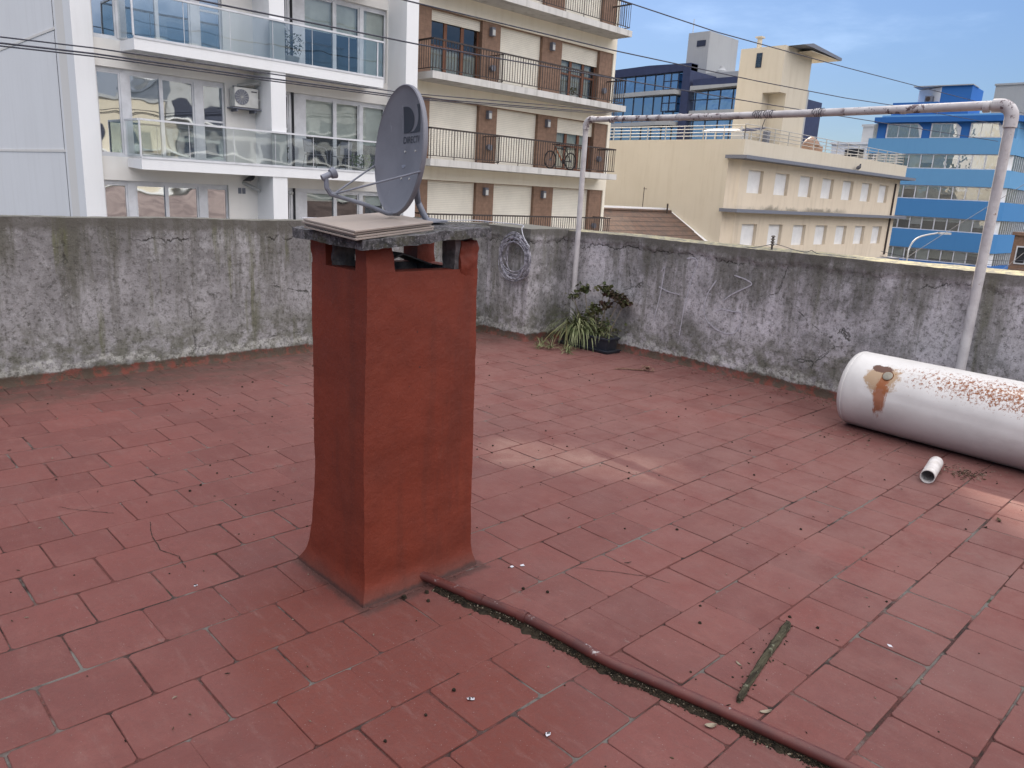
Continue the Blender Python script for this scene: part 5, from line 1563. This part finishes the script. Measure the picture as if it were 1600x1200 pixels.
# bicycle on the middle balcony of the second block
bike = thing('bicycle', 'black mountain bicycle with an orange frame tube leaning on the iron balcony railing', 'bicycle', (22.3, 20.68, 2.47))
def wheel(cx):
    w = MB(); R0 = 0.31; P = [(cx + R0 * math.cos(6.28318 * k / 28), 20.68, 2.50 + R0 + R0 * math.sin(6.28318 * k / 28)) for k in range(29)]
    w.tube(P, 0.026, 8, cap=False); wo = w.build('wheel', 'black', bike, smooth=True)
    s_ = MB()
    for k in range(14): s_.tube([(cx, 20.68, 2.50 + R0), (cx + 0.29 * math.cos(k * .4488), 20.68, 2.50 + R0 + 0.29 * math.sin(k * .4488))], 0.003, 4)
    s_.tube([(cx, 20.63, 2.50 + R0), (cx, 20.73, 2.50 + R0)], 0.03, 10); s_.build('spokes', 'steelgrey', wo)
wheel(21.78); wheel(22.92)
hub1, hub2 = Vector((21.78, 20.68, 2.81)), Vector((22.92, 20.68, 2.81))
bb, seat, head = Vector((22.45, 20.68, 2.78)), Vector((22.62, 20.68, 3.22)), Vector((22.02, 20.68, 3.26))
m = MB()
for a, c in ((bb, seat), (seat, head), (bb, hub2), (hub2, seat)): m.tube([a, c], 0.017, 7)
m.build('frame', 'black', bike)
MB().tube([bb, head], 0.026, 8).build('down_tube', 'orange', bike)
MB().tube([head + Vector((-0.02, 0, 0.08)), head, hub1], 0.018, 7).build('fork', 'black', bike)
MB().tube([head + Vector((-0.03, -0.26, 0.12)), head + Vector((-0.03, 0.14, 0.12))], 0.015, 7).build('handlebar', 'black', bike)
m = MB(); m.tube([seat, seat + Vector((0.03, 0, 0.10))], 0.014, 6); m.box(seat.x - 0.10, seat.x + 0.16, 20.62, 20.74, seat.z + 0.10, seat.z + 0.14); m.build('saddle', 'black', bike)
m = MB(); m.tube([(bb.x, 20.63, bb.z), (bb.x, 20.645, bb.z)], 0.09, 16); m.tube([bb + Vector((0, -0.06, 0)), bb + Vector((0.10, -0.06, -0.13))], 0.010, 6); m.build('crank', 'black', bike)
# pots on the balconies
bush('potted_plant', 23.05, 20.9, 5.16, 0.38, 0.34, 80, 'small dark potted plant behind the railing of the upper shuttered balcony', True, None, 8)

# ---------------- house with brown tiled roof in front of the beige wall
H = thing('tiled_house', 'low house with brown tiled roof and white verge against the beige side wall', 'house', (32, 26, -9))
rt = NB('brown_roof_tiles')
x, y, z = rt.xyz()
_r = rt.ma('FRACT', rt.ma('MULTIPLY', z, 4.6))
_cx = rt.ma('FRACT', rt.ma('MULTIPLY', x, 4.0))
_c = rt.mix(rt.step(rt.noise(3, 6, 0.7), 0.35, 0.7), (0.150, 0.098, 0.075), (0.095, 0.075, 0.065))
_c = rt.mix(rt.ma('MULTIPLY', rt.step(_r, 0.22, 0.0), 0.85), _c, (0.035, 0.028, 0.025))
_c = rt.mix(rt.ma('MULTIPLY', rt.step(_cx, 0.88, 1.0), 0.45), _c, (0.07, 0.05, 0.045))
rt.bump(_r, 0.8, 0.06)
MT['rooftile'] = rt.fin(_c, 0.9, 0.15)
m = MB()
RZ, RYr, SL = 0.88, 26.0, 0.585
m.prism([(RYr, RZ), (22.0, RZ - 4.0 * SL), (22.0, RZ - 4.0 * SL - 0.15), (RYr, RZ - 0.15), (30.0, RZ - 4 * SL - 0.15), (30.0, RZ - 4 * SL)], 'x', 24.0, 37.8)
m.build('roof', 'rooftile', H)
m = MB(); m.box(24.4, 37.7, 22.6, 29.4, -9, -1.6); m.build('wall', 'offwhite', H)
m = MB()
m.prism([(RYr + 0.15, RZ + 0.05), (21.9, RZ - 4.1 * SL + 0.05), (21.9, RZ - 4.1 * SL - 0.12), (RYr + 0.15, RZ - 0.12)], 'x', 37.72, 37.98); m.build('verge', 'white', H)
m = MB(); m.tube([(24.0, RYr, RZ + 0.03), (37.7, RYr, RZ + 0.03)], 0.09, 8); m.build('ridge', 'rooftile', H)
m = MB(); m.box(30.8, 37.7, RYr + 0.1, RYr + 0.2, RZ - 0.1, RZ + 0.22); m.build('flashing', 'white', H)
m = MB(); m.tube([(36.6, 27.2, 0.2), (36.6, 27.2, 2.2)], 0.022, 6); m.tube([(36.6, 27.0, 2.1), (36.6, 27.25, 2.1)], 0.015, 5)
m.build('vent_pipe', 'iron', H)
m = MB(); m.tube([(37.2, 25.9, 0.8), (37.2, 25.9, 1.35)], 0.05, 8); m.build('vent_pipe', 'iron', H)

# ---------------- beige building with white shutters
Bg = thing('beige_building', 'long beige building with rows of small windows behind white shutters and a roof tower', 'building', (50, 26, -9))
FY = 22.45
wins = [39.62 + 3.09 * k for k in range(7)]
rowsz = [(2.17, 3.41), (-0.78, 0.47), (-3.9, -2.6), (-7, -5.7)]
holes = [(a, a + 1.70, z0_, z1_) for a in wins for (z0_, z1_) in rowsz]
m = MB().wall_y(38.75, 61.9, -9, 3.95, FY, holes, 0.24)
m.build('front_wall', 'beige2', Bg)
for (z0_, z1_) in rowsz:
    for a in wins: MB().box(a, a + 1.70, FY + 0.20, FY + 0.23, z0_, z1_).build('shutter', 'shutter_white', Bg)
m = MB(); m.box(38.0, 61.9, FY + 0.36, 36, -9, 4.099); m.build('side_wall', 'beige', Bg)
m = MB()
N_ = 8   # rounded shaded niche at the corner
for k in range(N_):
    t0_, t1_ = k / N_, (k + 1) / N_
    f = lambda t: (38.0 + 0.75 * t, FY + 0.36 * math.cos(t * math.pi / 2) ** 0.8 if t < 1 else FY)
    a, c = f(t0_), f(t1_)
    m.quad((a[0], a[1], -9), (c[0], c[1], -9), (c[0], c[1], 3.95), (a[0], a[1], 3.95))
m.build('corner_niche', 'beige2', Bg)
m = MB(); m.box(38.0, 61.4, 21.97, 36, 4.10, 4.90); m.build('roof_parapet', 'beige', Bg)
m = MB(); m.box(37.75, 62.6, 21.62, 22.9, 3.90, 4.08); m.build('cornice', 'navy' if False else 'steelgrey', Bg)
m = MB(); m.box(37.75, 62.6, 21.80, 22.9, 1.10, 1.28); m.build('cornice', 'steelgrey', Bg)
m = MB(); m.box(52.0, 62.6, 21.80, 22.9, -1.98, -1.80); m.build('cornice', 'steelgrey', Bg)
for z0_, z1_ in ((-1.6, 1.1), (1.3, 3.6)):
    MB().tube([(61.0, FY - 0.06, z0_), (61.0, FY - 0.06, z1_)], 0.07, 8).build('downpipe', 'iron', Bg)
MB().box(61.9, 62.4, FY + 0.5, 34, -9, 3.9).build('end_wall', 'beige', Bg)
# railing
rl = MB()
def railrun(mm, a, c, z0_, n_, h=0.72, rows=4, r_=0.022):
    a, c = Vector(a), Vector(c)
    for k in range(n_ + 1):
        p = a.lerp(c, k / n_); mm.tube([(p.x, p.y, z0_), (p.x, p.y, z0_ + h)], r_ * 1.3, 5)
    for j in range(rows):
        zz_ = z0_ + h * (j + 1) / rows
        mm.tube([(a.x, a.y, zz_), (c.x, c.y, zz_)], r_, 5)
railrun(rl, (38.1, 22.1, 0), (38.1, 33.5, 0), 4.9, 9)
railrun(rl, (38.1, 22.1, 0), (60.9, 22.1, 0), 4.9, 14, 0.78)
railrun(rl, (60.9, 22.1, 0), (60.9, 30, 0), 4.9, 8, 0.78)
rl.build('roof_railing', simple('dull_white_rail', (0.40, 0.39, 0.37), None, 3, 0.6, 0.3), Bg)
# roof tower with corner niche and overhanging slab
tw = MB()
X0, X1, Y0, Y1, ZB, ZTp = 42.0, 45.3, 22.5, 25.25, 4.9, 10.2
tw.box(X0, X1, Y0, Y1, 7.75, ZTp)
tw.box(X0, X1, 23.55, Y1, ZB, 7.75)
tw.box(42.75, X1, Y0, 23.55, ZB, 7.75)
tw.build('tower', 'beige', Bg)
MB().box(45.3, 45.5, Y0, Y1, ZB, 8.2).build('tower_step', 'greyr', Bg)
m = MB(); m.prism([(42.3, 10.2), (43.4, 10.42), (47.2, 10.2), (47.2, 10.05), (43.4, 10.2)], 'y', 21.6, 25.0)
m.build('roof_slab', 'steelgrey', Bg)
MB().box(43.4, 47.1, 21.65, 24.9, 10.03, 10.048).build('slab_soffit', 'beige', Bg)
w = MB(); w.box(41.96, 42.02, 23.85, 24.20, 9.12, 9.90); wv = w.build('window', 'darkframe', Bg)
MB().box(41.945, 41.96, 23.88, 24.17, 9.15, 9.87).build('pane', 'glass_clear', wv)
m = MB(); m.tube([(42.3, 24.3, 10.1), (42.3, 24.3, 10.75)], 0.14, 8); m.box(42.1, 42.5, 24.1, 24.5, 10.75, 10.83); m.build('chimney_pot', 'beige', Bg)
m = MB(); m.box(42.0, 42.3, 22.9, 23.2, 4.9, 5.7); m.build('niche_vent', 'steelgrey', Bg)
# solar panels / roof sheets
for k in range(6):
    t = thing('solar_panel', ['leftmost tilted', 'second tilted', 'third tilted', 'fourth tilted', 'fifth tilted', 'rightmost tilted'][k] + ' dark panel of the row on the beige roof before the tower', 'panel', (40.5, 25.3 - k * 0.55, 4.9), group='solar panels on the beige roof')
    yk = 25.6 - k * 0.58
    m = MB(); m.prism([(40.2, 5.55), (41.4, 5.80), (41.4, 5.76), (40.2, 5.51)], 'y', yk, yk + 0.54); m.build('panel', 'navy', t)
    m = MB(); m.box(40.3, 40.34, yk + 0.25, yk + 0.29, 4.9, 5.53); m.box(41.3, 41.34, yk + 0.25, yk + 0.29, 4.9, 5.76); m.build('stand', 'plasticwhite', t)
m = MB(); m.box(39.2, 39.9, 22.9, 23.5, 4.9, 5.35); m.tube([(39.6, 23.2, 5.3), (39.6, 23.2, 5.7)], 0.06, 6)
rebase(m.build('roof_tank', 'greyr'), (39.6, 23.2, 4.9)); tag(bpy.data.objects['roof_tank'], 'small white box with a pipe on the beige roof under the tower', 'roof box')
# pigeon on the cornice
pigeon(52.2, 21.7, 4.08, 2.2, 'dark bird standing on the upper ledge of the beige building')

# ---------------- modern glass building (behind)
G = thing('glass_building', 'modern office building with blue mirrored glass, navy frames and pale ledges', 'building', (70, 46, -9))
GX = 66.0
MB().box(GX + 0.6, 80, 44.5, 62, -9, 13.6).build('core', 'navy', G)
MB().box(GX + 0.6, 80, 38.0, 44.5, -9, 12.0).build('core', 'navy', G)
def gquad(y0, y1, z0, z1, x=GX, mt='glass_blue'):
    MB().quad((x, y1, z0), (x, y0, z0), (x, y0, z1), (x, y1, z1)).build('pane', mt, G)
# fascia
m = MB(); m.prism([(62, 13.35), (44.5, 13.6), (44.5, 14.25), (49.5, 14.35), (62, 13.95)], 'x', GX - 0.5, GX + 0.6); m.build('roof_fascia', 'navy', G)
MB().box(GX - 0.55, GX + 0.6, 44.5, 45.35, -9, 14.2).build('navy_column', 'navy', G)
fl_ = [(11.95, 13.35), (10.35, 11.45), (8.75, 9.95), (5.0, 8.55)]
for (z0_, z1_) in ((11.9, 13.5), (9.0, 11.5), (4.5, 8.6), (-2, 4.4)):
    gquad(45.35, 62, z0_, z1_)
    y_ = 46.4
    while y_ < 62:
        MB().box(GX - 0.06, GX + 0.02, y_ - 0.05, y_ + 0.05, z0_, z1_).build('mullion', 'darkframe', G); y_ += 1.25
for (z0_, z1_, d) in ((11.50, 11.90, 1.0), (8.60, 8.98, 1.3)):
    m = MB(); m.prism([(GX - d * 0.9, 45.9), (GX - d, 47.5), (GX - 0.2, 54.5), (GX - 0.2, 62), (GX, 62), (GX, 45.5)], 'z', z0_, z1_); m.build('ledge', 'greyr', G)
m = MB(); m.box(GX - 0.5, GX - 0.45, 46.2, 47.6, 9.9, 11.4)
# darker framed corner bay
for (z0_, z1_) in ((11.95, 13.5), (9.95, 11.45)):
    f = MB(); 
    for yv in (45.9, 46.75, 47.6): f.box(GX - 0.42, GX - 0.34, yv - 0.05, yv + 0.05, z0_, z1_)
    for zv in (z0_, (z0_ + z1_) / 2, z1_ - 0.08): f.box(GX - 0.42, GX - 0.34, 45.9, 47.6, zv, zv + 0.08)
    f.build('bay_frame', 'darkframe', G)
    MB().quad((GX - 0.36, 47.6, z0_), (GX - 0.36, 45.9, z0_), (GX - 0.36, 45.9, z1_), (GX - 0.36, 47.6, z1_)).build('bay_glass', 'glass_blue', G)
# lower right wing
MB().box(GX - 0.4, GX + 0.6, 38.0, 44.2, 12.12, 12.75).build('roof_fascia', 'navy', G)
m = MB(); m.prism([(44.2, 11.72), (38.0, 11.95), (38, 12.12), (44.2, 12.12)], 'x', GX - 0.8, GX + 0.3); m.build('ledge', 'greyr', G)
gquad(38.0, 44.5, 9.95, 11.7); gquad(38.0, 44.5, 4.5, 9.0)
y_ = 38.6
while y_ < 44.4:
    MB().box(GX - 0.06, GX + 0.02, y_ - 0.05, y_ + 0.05, 4.5, 11.7).build('mullion', 'darkframe', G); y_ += 1.35
MB().box(GX - 0.09, GX - 0.061, 38, 44.5, 10.9, 10.97).build('transom', 'darkframe', G)
MB().box(GX - 0.3, GX + 0.2, 38.0, 44.4, 9.05, 9.95).build('spandrel', 'greyr', G)
# grey lift tower
T = thing('grey_tower', 'plain pale grey lift tower rising behind the glass building', 'tower', (72, 46, -9))
m = MB(); m.box(70, 75.4, 45.77, 48.25, -9, 17.95); m.box(70.02, 75.4, 41.8, 45.77, -9, 14.0); m.build('shaft', 'greyr', T)
w = MB(); w.box(69.95, 70.02, 46.15, 47.15, 16.6, 17.15); wv = w.build('window', 'darkframe', T)
MB().tube([(70.3, 48.0, 17.95), (70.3, 48.0, 19.3)], 0.04, 5).build('antenna', 'plasticgrey', T)
m = MB(); m.tube([(71, 44.6, 14.0), (71, 44.6, 14.3), (71, 44.6, 14.5), (71, 44.6, 14.7)], [0.5, 0.5, 0.25, 0.2], 12); m.build('roof_vent', 'greyr', T)

# ---------------- blue building
Bl = thing('blue_building', 'blue and white banded office building with rows of windows, at the right', 'building', (85.72, 21.69, 0), R(4), local=True)
# local frame: +y runs left along the front, -x faces the viewer, +x runs back along the right side
W_ = 13.0
SBX = 8.0   # depth of the side front
pitch = [(7.40, 8.90, 'blue1', 13.0), (4.35, 5.97, 'blue1', 13.0), (1.25, 3.00, 'blue2', 13.0), (-1.90, -0.06, 'blue2', 13.0), (-5.0, -3.14, 'blue3', 13.0)]
for (z0_, z1_, mt, s1) in pitch:
    m = MB()
    m.prism([(0.0, 0.6), (0.0, s1), (SBX, s1), (SBX + 3.5, -1.2), (0.9, -0.35), (0.3, 0.0)], 'z', z0_, z1_)
    m.build('blue_band', mt, Bl)
MB().box(0.8, SBX, 0.4, 12.9, -9, 10.4).build('core', 'curtain', Bl)
rs = random.Random(9)
for (z0_, z1_) in ((5.97, 7.40), (3.00, 4.35), (-0.06, 1.25), (-3.14, -1.90)):
    y_ = 0.7; k = 0
    while y_ < 12.9:
        ww = 1.15 if y_ + 1.15 < 12.95 else 12.95 - y_
        f = MB()
        f.box(0.10, 0.18, y_, y_ + 0.10, z0_, z1_); f.box(0.10, 0.18, y_ + 0.10, y_ + ww, z0_, z0_ + 0.09); f.box(0.10, 0.18, y_ + 0.10, y_ + ww, z1_ - 0.09, z1_)
        wv = f.build('window', 'frame', Bl)
        MB().quad((0.14, y_ + ww, z0_ + 0.09), (0.14, y_ + 0.10, z0_ + 0.09), (0.14, y_ + 0.10, z1_ - 0.09), (0.14, y_ + ww, z1_ - 0.09)).build('pane', 'glass_band', wv)
        q = rs.random()
        lo = z0_ + (z1_ - z0_) * rs.choice((0.0, 0.0, 0.25, 0.4, 0.7))
        MB().box(0.34, 0.36, y_ + 0.05, y_ + ww, lo, z1_).build('blind', rs.choice(('blind', 'shutter_white', 'curtain', 'plasticgrey')), wv)
        if lo > z0_: MB().box(0.30, 0.33, y_ + 0.05, y_ + ww, z0_, lo).build('dark_room', 'dark', wv)
        y_ += 1.15; k += 1
    # side strip of narrow panes going back to the right
    a = Vector((1.1, -0.25, 0)); c = Vector((SBX + 3.3, -1.0, 0)); n_ = 14
    for j in range(n_):
        p, q = a.lerp(c, j / n_), a.lerp(c, (j + 0.82) / n_)
        p2 = a.lerp(c, (j + 1) / n_)
        f = MB(); f.add([(q.x, q.y - .02, z0_), (p2.x, p2.y - .02, z0_), (p2.x, p2.y - .02, z1_), (q.x, q.y - .02, z1_), (q.x, q.y + .06, z0_), (p2.x, p2.y + .06, z0_), (p2.x, p2.y + .06, z1_), (q.x, q.y + .06, z1_)], [(0, 1, 2, 3), (7, 6, 5, 4), (0, 3, 7, 4), (1, 5, 6, 2), (0, 4, 5, 1), (3, 2, 6, 7)])
        wv = f.build('window', 'frame', Bl)
        MB().quad((p.x, p.y, z0_), (q.x, q.y, z0_), (q.x, q.y, z1_), (p.x, p.y, z1_)).build('pane', 'glass_band', wv)
    m = MB(); m.quad((0.15, 0.65, z0_), (1.1, -0.25, z0_), (1.1, -0.25, z1_), (0.15, 0.65, z1_)); m.build('corner_panel', 'shutter_white', Bl)
    m = MB(); m.quad((1.1, 0.1, z0_), (SBX + 3.2, -0.7, z0_), (SBX + 3.2, -0.7, z1_), (1.1, 0.1, z1_)); m.build('side_blind', 'curtain', Bl)
# top floor with trapezoid windows
MB().box(0.15, SBX, 0.6, 12.3, 8.9, 10.45).build('top_floor', 'blue3', Bl)
m = MB(); m.prism([(-0.35, 0.2), (-0.35, 12.6), (SBX, 12.6), (SBX, -1.6), (1.5, -1.2)], 'z', 10.42, 10.95); m.build('roof_fascia', 'blue3', Bl)
m = MB(); m.prism([(0.0, 0.8), (0.0, 12.0), (SBX, 12.0), (SBX, 0)], 'z', 10.95, 11.15); m.build('roof_kerb', 'blue1', Bl)
MB().prism([(0.6, -0.2), (0.6, 0.62), (SBX, 0.6), (SBX + 1.5, -0.8)], 'z', 8.9, 10.42).build('top_floor_side', 'blue1', Bl)
for (ya, yb) in ((0.9, 3.7), (4.5, 7.2), (8.0, 11.4)):
    f = MB()
    f.prism([(ya, 8.92), (yb, 8.92), (yb, 10.32), (ya + 0.45, 10.32), (ya, 9.9)], 'x', 0.06, 0.15)
    wv = f.build('window', 'frame', Bl)
    n_ = 3
    for j in range(n_):
        p, q = ya + 0.12 + (yb - ya - 0.2) * j / n_, ya + 0.12 + (yb - ya - 0.2) * (j + 0.93) / n_
        MB().quad((0.05, q, 9.0), (0.05, p, 9.0), (0.05, max(p, ya + 0.5) if j == 0 else p, 10.22), (0.05, q, 10.22)).build('pane', 'glass_band', wv)
        MB().quad((0.054, q, 9.0), (0.054, p, 9.0), (0.054, max(p, ya + 0.5) if j == 0 else p, 10.22), (0.054, q, 10.22)).build('curtain', 'curtain', wv)
# roof tower
m = MB(); m.box(0.8, 5.5, 4.35, 7.05, 10.95, 13.9); m.build('roof_tower', 'blue3', Bl)
m = MB(); m.prism([(0.78, 7.05), (0.79, 7.06), (2.6, 9.6), (3.2, 9.6), (3.2, 7.05)], 'z', 10.95, 13.8); m.build('white_tower_side', 'white', Bl)
MB().box(0.6, 3.0, 4.25, 9.65, 13.88, 13.97).build('tower_coping', 'greyr', Bl)
m = MB(); m.box(0.4, 3.0, 7.1, 11.3, 10.95, 12.4); m.build('low_roof_block', 'blue3', Bl)
t = thing('roof_air_conditioner', 'grey air conditioning unit on the low roof block of the blue building', 'air conditioner', (85.9, 29.8, 12.4))
MB().box(85.7, 86.5, 29.5, 30.1, 12.4, 13.0).build('casing', 'steelgrey', t)
m = MB(); m.tube([(85.69, 29.8, 12.7), (85.66, 29.8, 12.7)], 0.22, 18); m.build('fan_grille', 'iron', t)

# ---------------- other distant volumes
def block(name, cat, label, x0, x1, y0, y1, z1, mt, wins_=None, extra=None):
    t = thing(name, label, cat, ((x0 + x1) / 2, (y0 + y1) / 2, -9))
    MB().box(x0, x1, y0, y1, -9, z1).build('wall', mt, t)
    MB().box(x0 - 0.15, x1 + 0.15, y0 - 0.15, y1 + 0.15, z1, z1 + 0.25).build('coping', mt, t)
    for (ya, yb, za, zb) in (wins_ or []):
        f = MB(); f.box(x0 - 0.06, x0, ya, yb, za, zb); wv = f.build('window', 'frame', t)
        MB().quad((x0 - 0.07, yb - .1, za + .1), (x0 - 0.07, ya + .1, za + .1), (x0 - 0.07, ya + .1, zb - .1), (x0 - 0.07, yb - .1, zb - .1)).build('pane', 'dark', wv)
    return t
block('concrete_building', 'building', 'bare grey concrete building at the far right behind the pipe elbow', 131, 140, 24, 36.6, 20.0, 'greyr')
block('white_building', 'building', 'pale building just right of the blue banded building', 113, 122, 16, 26.8, 11.0, 'white', [(24.5, 26, z_, z_ + 1.4) for z_ in (-1, 2, 5, 8)])
block('brick_house', 'house', 'small brown brick house with white window at the foot of the blue building', 70.9, 75, 11, 16.4, 0.3, 'brick', [(15.3, 16.1, -1.9, -0.5)])
block('white_house', 'house', 'low pale house with flat roof seen between the roof tower and the blue building', 92.5, 99, 37.0, 42.0, 8.9, 'white', [(38.0, 40.4, 7.3, 8.5)])
block('grey_penthouse', 'building', 'small pale grey rooftop box left of the blue building', 96, 99, 38.6, 40.1, 11.2, 'greyr')
d_ = thing('brown_dome', 'small brown rounded turret behind the beige roof railing', 'turret', (55.3, 26.7, -9))
m = MB(); m.box(54.3, 56.3, 26.2, 27.1, -9, 5.9); m.build('drum', 'brick', d_)
m = MB(); m.tube([(55.3, 26.65, 5.9), (55.3, 26.65, 6.1), (55.3, 26.65, 6.3), (55.3, 26.65, 6.5)], [0.62, 0.55, 0.4, 0.12], 14); m.build('cap', 'brick', d_, smooth=True)
# street lamp
sl_ = thing('street_lamp', 'curved grey street lamp arm in front of the blue building', 'street lamp', (48.35, 16.4, -9))
m = MB(); m.tube(smoothpath([(48.35, 16.4, -9), (48.35, 16.4, -1.6), (48.6, 16.45, -0.4), (49.1, 16.2, 0.2), (50.0, 15.5, 0.5)]), 0.05, 8); m.build('pole', 'plasticgrey', sl_)
m = MB(); m.prism([(49.9, 15.35), (50.6, 14.95), (50.7, 15.1), (50.0, 15.55)], 'z', 0.44, 0.56); m.build('lamp_head', 'plasticgrey', sl_)

# ---------------- overhead cables
def cable(pts, r_, label, grp='overhead cables across the street', sag=0.0):
    P = []
    for i in range(len(pts) - 1):
        a, c = Vector(pts[i]), Vector(pts[i + 1])
        for k in range(16):
            t = k / 16; q = a.lerp(c, t); q.z -= sag * 4 * t * (1 - t); P.append(q)
    P.append(Vector(pts[-1]))
    o = MB().tube(P, r_, 6).build('overhead_cable', 'wire', smooth=True)
    rebase(o, P[len(P) // 2]); tag(o, label, 'cable', grp)
    return o
cable([(-6, 16, 4.78), (7.16, 16, 4.86), (12.02, 16, 4.90), (20.09, 16, 5.13), (28.07, 16, 5.376), (60, 16, 6.5)], 0.018, 'overhead cable crossing the upper left balcony and the shuttered balconies')
cable([(-6, 16, 5.75), (11.69, 16, 5.80), (19.5, 16, 5.90), (27.87, 16, 6.135), (35.83, 16, 6.435), (41.78, 16, 6.75), (75, 16, 8.2)], 0.018, 'overhead cable passing just below the top balcony and across the roof tower')
cable([(5, 16, 7.25), (19.96, 16, 7.33), (24.88, 16, 7.343), (35.36, 16, 7.663), (57.25, 16, 8.45), (80, 16, 9.4)], 0.018, 'highest overhead cable, crossing the open sky above the pipe frame')
for k, (zz_, r_, w_) in enumerate(((0.0, 0.012, 'uppermost'), (-0.085, 0.015, 'middle'), (-0.125, 0.012, 'lowest'))):
    cable([(-8, 14, 3.22 + zz_), (2.858, 14, 3.385 + zz_), (4.125, 14, 3.430 + zz_), (6.823, 14, 3.448 + zz_), (10.53, 14.6, 3.56 + zz_ * 0.9), (25.2, 20.4, 4.90 + zz_ * 1.2)], r_, w_ + ' of the three close cables running low across the white apartment block', 'three close cables')
cable([(21.39, 7.43, 0.31), (22.41, 6.73, 1.16), (24.03, 5.6, 2.47), (25.5, 4.6, 3.6)], 0.006, 'thin pale guy wire rising to the right in front of the blue building', 'guy wires')
cable([(22.9, 5.8, -0.3), (23.23, 5.56, 0.17), (23.79, 5.21, 0.73), (25, 4.4, 1.9)], 0.006, 'thin pale guy wire at the right edge, right of the pipe post', 'guy wires')
for k, (dz, sg) in enumerate(((0.0, 0.5), (-0.28, 0.35), (0.25, 0.6))):
    cable([(42.0, 15.6, -0.70 + dz), (45.9, 11.9, -0.85 + dz), (50, 8.5, -0.2 + dz)], 0.012, ['middle', 'lower', 'upper'][k] + ' sagging cable before the lowest windows of the blue building', 'sagging cables', sag=sg * 0.4)
